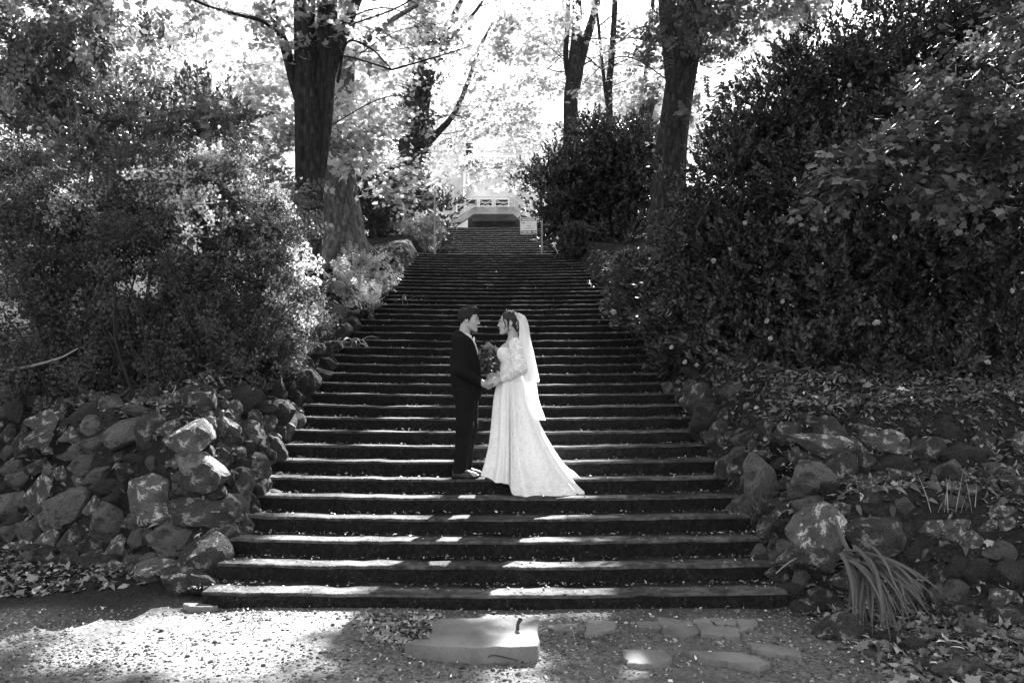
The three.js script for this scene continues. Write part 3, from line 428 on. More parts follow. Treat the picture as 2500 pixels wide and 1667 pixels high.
mpl(tB, [[775, 270, 18, 80, 1.2, 260], [850, 160, 19, 100, 1.5, 300], [770, 80, 19, 90, 1.5, 220], [855, 330, 19, 80, 1.1, 280], [900, 420, 20, 50, 0.8, 130], [800, 390, 18, 45, 0.7, 110], [960, 30, 21, 110, 1.5, 230]], 8);
mpl(tA, addedBoughs(-9, 0.5, 4.5, 15, 75, 205), 206, { mult: 1, size: 1.25, gaps: true });
mpl(tB, high(-6, 5, 20, 30, 110, 9), 10, { gaps: true, keep: highKeep });
const tC = tree('ivy_clad_tree', 'ivy covered double trunk left of the upper stairs', 28, [[[945, 440, 60], [950, 380, 52], [957, 300, 50], [970, 200, 42], [985, 80, 34], [990, -140, 28]], [[918, 440, 34], [928, 360, 32], [935, 280, 28], [942, 200, 22], [950, 120, 18]]], [[[965, 345, 20], [1000, 310, 16], [1040, 265, 13], [1072, 195, 10], [1100, 115, 8], [1132, 50, 5]], [[985, 175, 18], [1015, 110, 24], [1028, 60, 18], [1060, 0, 10]], [[1020, 105, 9], [1060, 60, 8], [1100, 15, 7], [1130, -50, 6]]], mBarkDark);
foliage(tC, 'ivy', 'camellia', mDarkLeaf, [[935, 330, 27.4, 34, 0.6, 420, 90], [965, 230, 27.4, 30, 0.5, 240, 80], [985, 110, 27.4, 24, 0.4, 140, 60], [940, 420, 27, 50, 0.8, 300, 40]], { seed: 12, size: 1.5, mult: 0.5 });
mpl(tC, [[1000, 70, 27, 100, 1.6, 330], [1080, 130, 28, 100, 1.6, 300], [1050, 260, 28, 70, 1.2, 200], [985, 405, 27, 48, 1, 200], [1070, 330, 31, 60, 1, 260], [1120, 390, 31, 45, 1, 150], [900, 250, 27, 80, 1.3, 260], [920, 60, 27, 90, 1.3, 260]], 13);
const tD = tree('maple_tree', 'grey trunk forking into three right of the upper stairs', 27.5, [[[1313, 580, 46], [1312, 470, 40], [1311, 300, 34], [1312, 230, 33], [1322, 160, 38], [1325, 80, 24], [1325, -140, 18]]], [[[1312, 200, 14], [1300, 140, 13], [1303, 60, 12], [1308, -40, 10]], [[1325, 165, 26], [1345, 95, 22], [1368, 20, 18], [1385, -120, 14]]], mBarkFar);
mpl(tD, [[1230, 110, 29, 110, 1.7, 560], [1170, 40, 27, 90, 1.4, 420], [1280, 30, 26, 90, 1.4, 380], [1120, 220, 30, 80, 1.4, 300], [1210, 190, 31, 80, 1.4, 320], [1330, 60, 30, 90, 1.6, 240], [1250, 330, 29, 70, 1.2, 200], [1190, 300, 30, 60, 1.2, 120], [1200, 410, 29, 50, 1, 220], [1150, 300, 31, 90, 1.2, 300], [1180, 445, 30, 40, 0.6, 130], [1240, 250, 31, 80, 1.2, 200], [1330, 200, 29, 60, 1.2, 150]], 15);
const tE = tree('slim_tree', 'slim straight trunk behind the dark holly on the right', 25.9, [[[1406, 590, 20], [1404, 480, 18], [1402, 330, 17], [1400, 200, 15], [1408, 100, 14], [1418, -140, 12]]], [[[1395, 240, 9], [1385, 160, 8], [1375, 60, 7], [1368, -20, 5]]], mBarkFar, 'slim trunks behind the holly');
mpl(tE, [[1440, 90, 27, 90, 1.4, 220], [1400, 180, 26, 60, 1, 130]], 16);
const tF = tree('slim_tree', 'thin leaning trunk between the holly and the thick right trunk', 27, [[[1400, 590, 40], [1438, 440, 32], [1470, 320, 26], [1492, 250, 22], [1520, 160, 18], [1560, 20, 14], [1590, -140, 10]]], [[[1468, 320, 13], [1478, 220, 12], [1492, 100, 11], [1502, -20, 9]]], mBarkDark);
mpl(tF, [[1500, 90, 23, 80, 1.3, 220], [1480, 190, 22, 55, 1, 120]], 17);
const tG = tree('oak_tree', 'thick dark trunk leaning right beside the stairs on the right', 16, [[[1522, 640, 96], [1525, 590, 84], [1530, 480, 74], [1543, 330, 70], [1560, 200, 66], [1580, 90, 68], [1602, 0, 70], [1630, -150, 60]]], [[[1552, 190, 44], [1540, 90, 42], [1532, 0, 40], [1520, -150, 34]]], mBarkDark);
foliage(tG, 'crown', 'oval', mOval, [[1545, 90, 15.2, 60, 0.6, 130], [1600, 250, 15.2, 26, 0.3, 22], [1660, 80, 15.5, 90, 0.9, 130], [1620, 30, 16, 60, 0.8, 100], [1480, 150, 15.5, 55, 0.6, 90]], { seed: 18, per: 6, sigma: 0.22, gaps: true });
mpl(tG, high(0.5, 12, 15, 27, 135, 19), 20, { gaps: true, keep: highKeep });
addedBoughs0(tG, 5200, 209);
{ const o = at(1085, 1540, 5.7), r = rng(301), b = []; for (let i = 0; i < 14; i++) { const p = o.clone().addScaledVector(SUN, 22 + 4 * r()).add(V(0.14 * gauss(r), 0, 0.16 * gauss(r))), [x, y] = toPx(p); b.push([x / K, y / K, -p.z, 0.1 * FOCAL / -p.z / K, 0.1, 9]); } mpl(tG, b, 302, { mult: 1, sigma: 0.1, gaps: true, shafts: true }); }  // unseen leaf clump added along the sun ray to shade the slab
mpl(tG, addedBoughs(-0.5, 9, 4.5, 15, 75, 207), 208, { mult: 1, size: 1.25, gaps: true });
mpl(tG, [[1680, 60, 20, 80, 1.2, 260], [1780, 40, 22, 90, 1.4, 330], [1860, 20, 22, 80, 1.4, 280], [1590, 330, 21, 50, 0.8, 60]], 21, { gaps: true, mult: 0.36 });
const tH = thing('maple_tree', 'maple branch with broad grey leaves hanging in at the right edge', 'tree');
obj('trunk', limb([[V(7.4, -0.2, -10.5), 0.22], [V(7.3, 2, -10.4), 0.19], [V(7.2, 5, -10.2), 0.17], [V(7.0, 9, -10), 0.12]], 18, 0.05, 4), mBark, tH);
for (const l of [[[2700, 60, 24, 1], [2500, 130, 16, 0.3], [2330, 215, 11], [2180, 300, 9], [2050, 350, 7], [1960, 395, 5], [1870, 455, 3]], [[2520, 125, 14, 0.3], [2380, 260, 9, -0.2], [2260, 360, 7, -0.3], [2180, 470, 4, -0.3]]]) obj('branch', limb(LP(8, l), 8, 0.04, 5), mBarkDark, tH);
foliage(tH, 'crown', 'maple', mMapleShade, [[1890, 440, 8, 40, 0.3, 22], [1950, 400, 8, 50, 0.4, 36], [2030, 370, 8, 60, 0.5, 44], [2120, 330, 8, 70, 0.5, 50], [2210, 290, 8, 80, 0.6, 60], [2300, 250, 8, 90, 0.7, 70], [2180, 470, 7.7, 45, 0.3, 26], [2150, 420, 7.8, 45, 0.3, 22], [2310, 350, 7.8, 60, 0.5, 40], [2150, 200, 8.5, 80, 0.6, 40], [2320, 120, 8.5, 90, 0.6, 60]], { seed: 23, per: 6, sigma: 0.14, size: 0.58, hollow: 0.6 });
const tI = thing('leafy_tree', 'leafy tree with backlit branches at the top left', 'tree');
obj('trunk', limb([[V(-6.6, 2, -13.5), 0.2], [V(-6.4, 5, -13.4), 0.17], [V(-6.5, 10, -13.4), 0.12]], 18, 0.05, 6), mBark, tI);
for (const l of [[[215, -60, 10], [212, 30, 9], [198, 60, 9], [195, 110, 7], [190, 150, 4]], [[230, -20, 6], [250, 40, 5], [265, 100, 4]], [[200, 330, 10], [205, 240, 9], [220, 190, 7]], [[330, 320, 8], [345, 230, 7], [370, 180, 4]]]) obj('branch', limb(LP(13, l), 7, 0.04, 9), mBarkDark, tI);
foliage(tI, 'crown', 'oval', leafM(0.18, 0.45, 0.5), [[60, 40, 13, 110, 1, 190], [200, 40, 12.5, 110, 1, 150], [130, 150, 13, 110, 1, 200], [280, 150, 13, 80, 0.8, 110], [60, 230, 13, 100, 1, 210], [330, 40, 14, 70, 0.8, 60]], { seed: 25, per: 8, sigma: 0.2, mult: 0.8 });
mpl(tI, [[420, 40, 19, 90, 1.4, 200], [480, 20, 20, 80, 1.2, 150], [60, 60, 22, 130, 1.5, 160], [330, 250, 22, 110, 1.4, 260], [450, 260, 22, 70, 1.2, 130], [380, 130, 22, 90, 1, 50], [180, 170, 22, 110, 1.4, 190]], 26);
mpl(tI, high(-16, -5, 14, 27, 90, 27), 28, { gaps: true, keep: highKeep });
{ const far = thing('distant_trees', 'mass of bright sunlit foliage far beyond the house'); far.userData.kind = 'stuff'; const r = rng(77), b = []; for (let i = 0; i < 150; i++) { const x = lerp(-300, 2650, r()), y = lerp(80, 620, r()); if (Math.hypot((x - 1150) / 200, (y - 300) / 200) < 1) continue; b.push([x, y, 52 + 12 * r(), 90, 2.5, 90]); } foliage(far, 'crown', 'maple', mMaple, b, { seed: 30, per: 10, sigma: 0.6, size: 2.4, tone: 1.15 });
  const b2 = []; for (let i = 0; i < 60; i++) { const s = i % 2, x = s ? lerp(1560, 2500, r()) : lerp(-150, 640, r()), y = lerp(150, 640, r()); b2.push([x, y, 26 + 8 * r(), 80, 1.5, 70]); } foliage(far, 'crown', 'maple', mMaple, b2, { seed: 31, per: 10, sigma: 0.4, size: 1.6 }); }

// ---------- shrubs ----------
function shrub(name, label, cat, base, stems, sig, seed, m = mTwig, group) {
  const t = thing(name, label, cat, V(0, 0, 0), 0, group), r = rng(seed);
  for (let i = 0; i < stems; i++) { const b = base[Math.floor(r() * base.length)], a = at2(b[0] + 20 * gauss(r), b[1], b[2] + 0.3 * gauss(r)); a.y = terrain(a.x, -a.z) - 0.05; const e = a.clone().add(V(sig * gauss(r), b[3] * (0.6 + 0.5 * r()), 0.5 * sig * gauss(r))), mid = a.clone().lerp(e, 0.45).add(V(0.12 * gauss(r), 0.1, 0.12 * gauss(r))); const w = (b[4] ?? 0.016) * (0.6 + 0.7 * r()); obj('stem', limb([[a, w], [mid, w * 0.7], [e, w * 0.3]], 6, 0.05, i), m, t); }
  return t;
}
const s1 = shrub('azalea_bush', 'wide fine leaved bush with sunlit top above the dry stone wall', 'shrub', [[320, 880, 9, 1.8, 0.018], [420, 880, 9.2, 1.9, 0.018], [150, 880, 9.2, 1.7, 0.015], [560, 850, 9.6, 1.4, 0.01]], 30, 0.75, 41, M(0.025));
foliage(s1, 'crown', 'azalea', mAzalea, [[100, 560, 9.6, 140, 0.6, 900], [250, 500, 9.8, 140, 0.7, 900], [400, 470, 10, 130, 0.7, 900], [530, 450, 10.3, 110, 0.6, 700], [330, 620, 9.4, 170, 0.7, 1100], [560, 590, 10, 120, 0.6, 800], [640, 690, 10.4, 70, 0.5, 420], [480, 690, 9.6, 110, 0.5, 700], [150, 690, 9.3, 150, 0.5, 900], [40, 430, 10, 100, 0.6, 500], [620, 520, 10.5, 70, 0.5, 400], [610, 790, 9.8, 70, 0.4, 340], [250, 790, 9.2, 120, 0.4, 520], [80, 790, 9, 110, 0.4, 420], [420, 800, 9.3, 110, 0.4, 420], [180, 850, 8.8, 90, 0.3, 170], [340, 860, 8.9, 80, 0.25, 130], [520, 840, 9.3, 70, 0.3, 200], [40, 860, 8.8, 70, 0.3, 120], [700, 730, 10.8, 50, 0.4, 220]], { seed: 42, per: 16, sigma: 0.1, hollow: 0.4, size: 0.8, mult: 1.25 });
foliage(s1, 'sunlit_tint_leaves', 'azalea', leafM(0.6, 0.45, 0.6), [[420, 430, 9.8, 90, 0.5, 200], [300, 460, 9.6, 60, 0.4, 70], [530, 420, 10.2, 90, 0.5, 220], [590, 500, 10.2, 80, 0.5, 150], [190, 480, 9.5, 60, 0.4, 60], [660, 620, 10.3, 60, 0.4, 110], [640, 740, 10, 60, 0.4, 90], [450, 520, 9.5, 90, 0.4, 110], [350, 840, 9.2, 70, 0.2, 30]], { seed: 142, per: 10, sigma: 0.08, hollow: 0.35, size: 0.8, mult: 1.5 });  // pale tips, with the sun on the bush top put into their colour
const s2 = shrub('camellia_bush', 'tall dark camellia with pale blooms behind the fine leaved bush', 'shrub', [[120, 600, 13, 3.2, 0.03], [380, 600, 13, 3, 0.03]], 12, 0.9, 43);
foliage(s2, 'crown', 'camellia', leafM(0.2, 0.5, 0.42), [[90, 300, 13, 140, 1, 800], [260, 260, 13, 120, 1, 700], [390, 310, 13, 110, 0.9, 650], [510, 300, 13.4, 80, 0.8, 360], [60, 170, 13, 100, 0.9, 420], [200, 330, 12.5, 120, 0.8, 600], [460, 230, 13.4, 50, 0.6, 130], [330, 420, 12.5, 110, 0.7, 420], [500, 400, 13, 80, 0.7, 300]], { seed: 44, per: 12, sigma: 0.16, size: 0.95, mult: 0.55 });
const s3 = shrub('young_bush', 'loose broad leaved bush against the forked trunk', 'shrub', [[650, 600, 13.2, 1.6, 0.012]], 6, 0.3, 45);
foliage(s3, 'crown', 'oval', mOval, [[650, 450, 13.3, 45, 0.4, 90], [670, 520, 13.3, 40, 0.4, 70], [640, 560, 13.3, 40, 0.4, 60]], { seed: 46, per: 6, sigma: 0.14, size: 0.8 });
const s4 = shrub('camellia_bush', 'huge dark glossy camellia with white blooms filling the right bank', 'shrub', [[1950, 900, 10.6, 3, 0.026], [2200, 900, 10.6, 3.4, 0.026], [1750, 860, 11, 2.4, 0.02], [2080, 880, 11.2, 3.8, 0.03]], 22, 0.8, 47, M(0.025));
foliage(s4, 'crown', 'camellia', mCamellia, [[1620, 570, 11.5, 100, 0.7, 620], [1690, 430, 12, 130, 0.9, 900], [1790, 300, 12, 140, 1, 950], [1930, 200, 12, 150, 1.1, 1000], [2090, 130, 12, 160, 1.1, 1000], [2280, 120, 11.5, 160, 1.1, 900], [1760, 640, 10.8, 150, 0.8, 1000], [1930, 480, 11, 180, 1, 1300], [2140, 380, 11, 190, 1, 1300], [2310, 340, 10.5, 160, 1, 900], [1930, 710, 10.3, 170, 0.8, 1100], [2140, 640, 10.3, 190, 0.9, 1300], [2310, 600, 10, 170, 0.9, 1000], [1640, 740, 11, 90, 0.6, 450], [1760, 800, 10.4, 70, 0.5, 300], [2100, 820, 9.8, 110, 0.6, 420], [2290, 800, 9.6, 110, 0.6, 450], [1850, 850, 9.6, 90, 0.4, 300], [2000, 870, 9.4, 80, 0.4, 240], [2180, 880, 9.2, 80, 0.4, 260], [2330, 890, 9, 80, 0.4, 240], [1700, 850, 10.2, 60, 0.4, 200], [1580, 640, 12, 60, 0.5, 260]], { seed: 48, per: 14, sigma: 0.15, size: 0.85, hollow: 0.42, mult: 1.05 });
const s5 = shrub('holly_tree', 'dark dense holly tree right of the upper stairs', 'tree', [[1340, 590, 25.8, 2.6, 0.05], [1440, 590, 25.6, 3, 0.06]], 9, 0.5, 49);
foliage(s5, 'crown', 'camellia', mDarkLeaf, [[1330, 420, 25.6, 75, 1, 600], [1420, 380, 25.6, 80, 1, 650], [1300, 500, 25.6, 65, 0.9, 500], [1400, 490, 25.6, 90, 1, 800], [1480, 420, 25, 70, 0.9, 500], [1255, 420, 25.6, 40, 0.6, 150], [1370, 320, 25.6, 50, 0.7, 240], [1460, 330, 25.6, 50, 0.7, 240], [1450, 560, 24.9, 60, 0.8, 420], [1360, 570, 25.6, 50, 0.7, 250]], { seed: 50, per: 10, sigma: 0.24, size: 1.2, mult: 1.7 });
const s6 = shrub('rounded_bush', 'small rounded bush overhanging the right edge of the stairs', 'shrub', [[1470, 740, 13.6, 0.9, 0.012]], 7, 0.25, 51);
foliage(s6, 'crown', 'azalea', leafM(0.12, 0.3, 0.55), [[1462, 625, 13.6, 55, 0.45, 420], [1450, 680, 13.4, 50, 0.4, 300], [1500, 660, 13.6, 45, 0.4, 260]], { seed: 52, per: 12, sigma: 0.08, size: 1.2 });
const s7 = shrub('rounded_bush', 'small feathery bush by the fence post right of the top step', 'shrub', [[1318, 590, 23, 0.7, 0.01]], 5, 0.2, 53);
foliage(s7, 'crown', 'azalea', mAzalea, [[1318, 552, 22.6, 32, 0.4, 300]], { seed: 54, per: 10, sigma: 0.1, size: 1.7, tone: 0.7 });
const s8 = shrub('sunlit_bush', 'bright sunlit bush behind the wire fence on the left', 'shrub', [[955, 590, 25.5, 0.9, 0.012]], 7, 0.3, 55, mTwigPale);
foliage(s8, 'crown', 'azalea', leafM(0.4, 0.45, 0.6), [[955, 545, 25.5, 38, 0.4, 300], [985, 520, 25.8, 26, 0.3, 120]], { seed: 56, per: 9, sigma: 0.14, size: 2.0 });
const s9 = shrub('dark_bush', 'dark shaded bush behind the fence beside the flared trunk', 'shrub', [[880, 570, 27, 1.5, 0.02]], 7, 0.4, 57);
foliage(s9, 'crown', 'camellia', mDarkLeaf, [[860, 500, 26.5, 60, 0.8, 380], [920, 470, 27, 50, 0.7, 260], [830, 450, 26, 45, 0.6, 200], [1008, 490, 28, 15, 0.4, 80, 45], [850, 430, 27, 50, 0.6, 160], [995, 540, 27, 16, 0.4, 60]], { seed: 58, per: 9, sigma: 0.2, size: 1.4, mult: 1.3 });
const s10 = shrub('ground_cover_bush', 'low sunlit leafy bush at the foot of the flared trunk', 'shrub', [[820, 680, 15.2, 0.5, 0.01]], 5, 0.2, 59);
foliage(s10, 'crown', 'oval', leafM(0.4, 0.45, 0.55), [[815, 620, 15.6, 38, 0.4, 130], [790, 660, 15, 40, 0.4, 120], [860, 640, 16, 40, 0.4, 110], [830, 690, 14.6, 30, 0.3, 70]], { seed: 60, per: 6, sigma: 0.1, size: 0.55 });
const s11 = shrub('ground_cover_bush', 'low dark shrub along the right edge of the stairs below the rounded bush', 'shrub', [[1520, 800, 12, 0.4, 0.01]], 4, 0.2, 61);
foliage(s11, 'crown', 'camellia', mDarkLeaf, [[1530, 760, 12, 50, 0.4, 160], [1560, 830, 11.4, 40, 0.35, 110], [1480, 720, 12.8, 40, 0.35, 130]], { seed: 62, per: 9, sigma: 0.1, size: 0.9 });
// white blooms on the camellias
function bloom(seed) { const r = rng(seed), g = []; for (let k = 0; k < 13; k++) { const a = k * 2.4, ring = k < 6 ? 0 : 1; g.push(place(leaf(0.042, 0.04, 0.5, -0.25), V(0, 0, 0.004 * ring), new THREE.Quaternion().setFromAxisAngle(V(0, 0, 1), a).multiply(E(ring ? 0.95 : 0.4 + 0.2 * r(), 0, 0)))); } return mergeGeometries(g); }
const BL = [bloom(1), bloom(2)], mBloom = leafM(0.6, 0.25, 0.7);
[[s4, 1638, 806, 10.6, 1.3], [s4, 1765, 775, 10, 1.2], [s4, 2015, 745, 9.4, 1.3], [s4, 1707, 510, 10.9, 1.2], [s4, 1675, 575, 11, 1], [s4, 1640, 600, 11, 1.1], [s4, 1795, 690, 9.9, 1], [s4, 1575, 832, 10.9, 1], [s4, 1600, 840, 10.9, 0.9], [s4, 2322, 668, 9, 0.9], [s4, 1758, 735, 10, 1.1], [s4, 2185, 455, 9.9, 1], [s4, 2050, 545, 9.8, 1.1], [s4, 1950, 200, 10.7, 1], [s4, 2270, 835, 9, 1], [s4, 1545, 800, 10.9, 1], [s4, 2320, 480, 9.4, 0.9], [s2, 118, 330, 11.9, 1.5], [s2, 90, 300, 11.9, 1.3], [s2, 450, 322, 12.1, 1.4], [s2, 270, 140, 12, 1.2], [s2, 300, 320, 11.9, 1.1], [s2, 435, 235, 12.2, 1.3], [s6, 1411, 717, 12.9, 1.4]].forEach(([p, x, y, Z, s], i) => { const o = obj('bloom', BL[i % 2], mBloom, p); o.position.copy(at2(x, y, Z - 0.72)); o.scale.setScalar(s * 1.02); const r = rng(i); o.rotation.set(0.5 * gauss(r) - 0.2, 0.6 * gauss(r), r() * 6); });

// ---------- strap leaved plants ----------
function blade(a, dir, len, w, droop, r) {
  const n = 7, pos = [], idx = [], side = V(-dir.z, 0, dir.x).normalize().add(V(0, 0.3 * gauss(r), 0)).normalize(), p = a.clone(), d = dir.clone().normalize();
  for (let i = 0; i <= n; i++) { const t = i / n, k = w * 0.5 * (1 - Math.pow(t, 2.2)) * (0.65 + 0.35 * Math.min(1, t * 4)) + 0.0008; const l = p.clone().addScaledVector(side, -k), q = p.clone().addScaledVector(side, k), m = p.clone().add(V(0, -k * 0.35, 0)); pos.push(l.x, l.y, l.z, m.x, m.y, m.z, q.x, q.y, q.z); p.addScaledVector(d, len / n); d.y -= droop / n; d.normalize(); }
  for (let i = 0; i < n; i++) { const c = i * 3; idx.push(c, c + 1, c + 3, c + 1, c + 4, c + 3, c + 1, c + 2, c + 4, c + 2, c + 5, c + 4); }
  const g = new THREE.BufferGeometry(); g.setAttribute('position', new THREE.Float32BufferAttribute(pos, 3)); g.setIndex(idx); g.computeVertexNormals(); return g;
}
function strap(label, base, n, len, w, spread, seed, m = mGrass, name = 'agapanthus') {
  const t = thing(name, label, 'plant'), r = rng(seed); for (let i = 0; i < n; i++) { const a = r() * 6.28, up = 0.5 + 0.9 * r(), d = V(Math.cos(a) * spread, up, Math.sin(a) * spread); obj('leaf_blade', blade(base.clone().add(V(0.06 * gauss(r), 0, 0.06 * gauss(r))), d, len * (0.6 + 0.6 * r()), w * (0.7 + 0.5 * r()), 1.6 + 1.2 * r(), r), m, t); } return t;
}
const onGround = (x, y, Z) => { const p = at2(x, y, Z); p.y = terrain(p.x, Z); return p; };
strap('clump of strap leaves right of the forked trunk', onGround(765, 640, 14.7), 40, 0.62, 0.035, 0.6, 71);
strap('sunlit clump of strap leaves at the upper left edge of the stairs', onGround(925, 640, 16.8), 46, 0.6, 0.03, 0.8, 72);
strap('clump of strap leaves lower down the left edge of the stairs', onGround(805, 730, 13.2), 34, 0.5, 0.04, 0.7, 73);
strap('pale broad clump of leaves half way up the left stair edge', onGround(870, 690, 14.6), 26, 0.45, 0.035, 0.9, 74);
strap('arching strap leaves at the upper right edge of the stairs', onGround(1345, 640, 18.6), 40, 0.65, 0.03, 0.8, 75);
strap('few broad pale leaves below the arching ones on the right', onGround(1392, 690, 14.6), 9, 0.5, 0.06, 0.5, 76);
strap('small pale broad leaved weed on the left bank beside the stairs', onGround(720, 872, 10.2), 5, 0.28, 0.05, 0.8, 77);
{
  const b = at(2087, 1371, 6.35), t = thing('flax_plant', 'drooping clump of long grey strap leaves over the tumbled wall', 'plant'), r = rng(78), m = leafM(0.11, 0.2, 0.5);
  const ends = [[2072, 1520, 0.05], [2085, 1532, 0.1], [2105, 1530, 0.12], [2146, 1535, 0.2], [2183, 1560, 0.25], [2197, 1574, 0.2], [2224, 1535, 0.25], [2240, 1494, 0.2], [2268, 1482, 0.2], [2291, 1457, 0.15]];
  for (let i = 0; i < 58; i++) {
    const e = i < 10 ? ends[i] : ends[2 + Math.floor(r() * 8)], f = i < 10 ? 1 : 0.7 + 0.32 * r(), Zb = 6.35 + 0.04 * gauss(r), a = at(2084 + 20 * gauss(r), 1366 + 16 * gauss(r), Zb), q = at(lerp(2087, e[0] + 14 * gauss(r), f), lerp(1371, e[1] + 14 * gauss(r), f), 6.0 - e[2] - 0.1 * r()), mid = a.clone().lerp(q, 0.5).add(V(0.02, 0.10 + 0.08 * r() + (e[0] > 2130 ? 0.06 : 0), 0.12));
    const c = new THREE.QuadraticBezierCurve3(a, mid, q), n = 9, pos = [], idx = [], w = 0.011 + 0.006 * r(), sd = V(1, 0.5 * gauss(r), 0.5 * gauss(r)).normalize();
    for (let k = 0; k <= n; k++) { const p = c.getPoint(k / n), tg = c.getTangent(k / n), s = sd.clone().addScaledVector(tg, -sd.dot(tg)).normalize(), ww = w * (1 - Math.pow(k / n, 3)) + 0.0008, nn = s.clone().cross(tg); const l = p.clone().addScaledVector(s, -ww), o = p.clone().addScaledVector(s, ww); p.addScaledVector(nn, ww * 0.4); pos.push(l.x, l.y, l.z, p.x, p.y, p.z, o.x, o.y, o.z); }
    for (let k = 0; k < n; k++) { const z = k * 3; idx.push(z, z + 1, z + 3, z + 1, z + 4, z + 3, z + 1, z + 2, z + 4, z + 2, z + 5, z + 4); }
    const g = new THREE.BufferGeometry(); g.setAttribute('position', new THREE.Float32BufferAttribute(pos, 3)); g.setIndex(idx); g.computeVertexNormals(); obj('leaf_blade', g, m, t);
  }
  obj('stem', limb([[at(2041, 1268, 6.55), 0.012], [at(2060, 1320, 6.45), 0.016], [b, 0.02]], 7, 0.05, 3), m, t);
}
{
  const t = thing('sunlit_weed', 'thin weed stalks catching the sun on the right bank', 'plant'), r = rng(79), m = leafM(0.4, 0.35, 0.5), b = hit(2330, 1250) ?? at(2330, 1250, 7);
  for (let i = 0; i < 14; i++) obj('leaf_blade', blade(b.clone().add(V(0.06 * gauss(r), 0, 0.06 * gauss(r))), V(0.3 * gauss(r), 1, 0.3 * gauss(r)), 0.14 + 0.24 * r(), 0.008, 1.2 * r(), r), m, t);
}

// ---------- fallen leaves, pebbles, twigs ----------
{
  const flake = [mapleLeaf(0.075), leaf(0.08, 0.035, 0.5, 0.5), leaf(0.055, 0.03, -0.4, -0.4)], mLit = M(0.16, { side: THREE.DoubleSide });
  const scatter = (name, label, n, pick, size, lift, tone, seed) => { const r = rng(seed), ms = [[], [], []], ts = [[], [], []]; for (let i = 0; i < n; i++) { const p = pick(r); if (!p) continue; const v = Math.floor(r() * 3), s = size * (0.5 + 0.9 * r()); p.y += lift + 0.012 * r(); ms[v].push(new THREE.Matrix4().compose(p, E(0, r() * 6.28, 0).multiply(E(-Math.PI / 2 + 0.45 * gauss(r), 0.35 * gauss(r), 0)), V(s, s, s))); ts[v].push(tone * Math.exp(0.6 * gauss(r))); } const t = thing(name, label, 'leaf litter'); t.userData.kind = 'stuff'; ms.forEach((a, v) => inst('fallen_leaves', flake[v], mLit, a, ts[v], t)); };
  const bank = (x0, x1, z0, z1) => (r) => { const X = lerp(x0, x1, r()), Z = lerp(z0, z1, r()), e = 0.08, s = Math.hypot(terrain(X + e, Z) - terrain(X - e, Z), terrain(X, Z + e) - terrain(X, Z - e)) / (2 * e); return s > 1.3 && r() > 0.7 ? null : groundAt(X, Z); };
  scatter('leaf_litter', 'dry leaves scattered over the left bank', 12000, bank(-7, -2.4, 7, 11.5), 1, 0.01, 0.8, 81);
  scatter('leaf_litter', 'dry leaves scattered over the right bank and tumbled wall', 26000, bank(2.4, 7.5, 4.6, 11.5), 1, 0.01, 0.75, 82);
  scatter('leaf_litter', 'dry leaves on the steep soil between the tiers of the tumbled wall', 5000, (r) => groundAt(lerp(2.5, 7.5, r()), lerp(7.5, 8.5, r())), 0.9, 0.01, 0.75, 87);
  scatter('leaf_litter', 'dry leaves beside the stairs higher up', 5000, (r) => { const s = r() < 0.5 ? -1 : 1, X = s * lerp(2.3, 4.5, r()), Z = lerp(11, 22, r()); return groundAt(X, Z); }, 1.1, 0.01, 0.8, 83);
  scatter('step_litter', 'bits of dry leaf lying along the treads of the stairs', 9000, (r) => { const n = 1 + Math.floor(Math.pow(r(), 1.3) * 34), e = r() < 0.45, X = e ? (r() < 0.5 ? -1 : 1) * (2.5 - 0.7 * r() * r()) : lerp(-2.5, 2.5, r()), q = r(), Z = Zn(n) + (r() < 0.5 ? 0.05 + 0.3 * q : 0.3 + 0.08 * q); return V(X, n * R - 0.03 * (1 - (X / 2.8) ** 2), -Z); }, 0.36, 0.006, 1.2, 84);
  scatter('path_litter', 'small leaves and petals scattered on the gravel path', 2600, (r) => { const X = lerp(-4.5, 4, r()), Z = lerp(4.3, 6.6, r()); return groundAt(X, Z); }, 0.36, 0.006, 1.5, 85);
  scatter('leaf_drift', 'drift of leaves caught left of the concrete slab', 500, (r) => { const p = at(lerp(880, 1075, r()), lerp(1500, 1570, r()), 6); const q = hit(...toPx(p)); return q && q.z > -6.5 ? q : null; }, 0.75, 0.01, 1.3, 86);
  const peb = [1, 2, 3].map((i) => { const g = new THREE.IcosahedronGeometry(1, 1), p = g.attributes.position; for (let k = 0; k < p.count; k++) { const x = p.getX(k), y = p.getY(k), z = p.getZ(k), s = 1 + 0.35 * n3(x * 1.5, y * 1.5, z * 1.5, i); p.setXYZ(k, x * s, y * s * 0.6, z * s * 0.8); } g.computeVertexNormals(); return g; }), r = rng(90), ms = [[], [], []], ts = [[], [], []];
  for (let i = 0; i < 30000; i++) {
    const X = lerp(-5.2, 4.2, r()), Z = lerp(4.1, 6.55, r()), d = wn(X, Z, 1.5, 44) + 0.5 * wn(X, Z, 4, 45); if (r() > 0.45 + 0.9 * d) continue;
    const s = 0.006 + 0.013 * r() * r() + (r() < 0.02 ? 0.012 : 0), v = i % 3, p = groundAt(X, Z); if (p.y > 0.25) continue; ms[v].push(new THREE.Matrix4().compose(p, E(0.4 * gauss(r), r() * 6.28, 0.4 * gauss(r)), V(s, s, s))); ts[v].push(0.085 * Math.exp(0.5 * gauss(r)));
  }
  const t = thing('gravel', 'loose gravel covering the path in front of the stairs'); t.userData.kind = 'stuff'; ms.forEach((a, v) => inst('gravel', peb[v], M(1.1), a, ts[v], t));
}
const stick = (label, Z, list, m = mTwig, name = 'twig') => tag(obj(name, limb(list.map(([x, y, w, dz = 0]) => [at(x, y, Z + dz), w * Z / FOCAL / 2]), 6, 0.08, 4), m), label, 'twig');
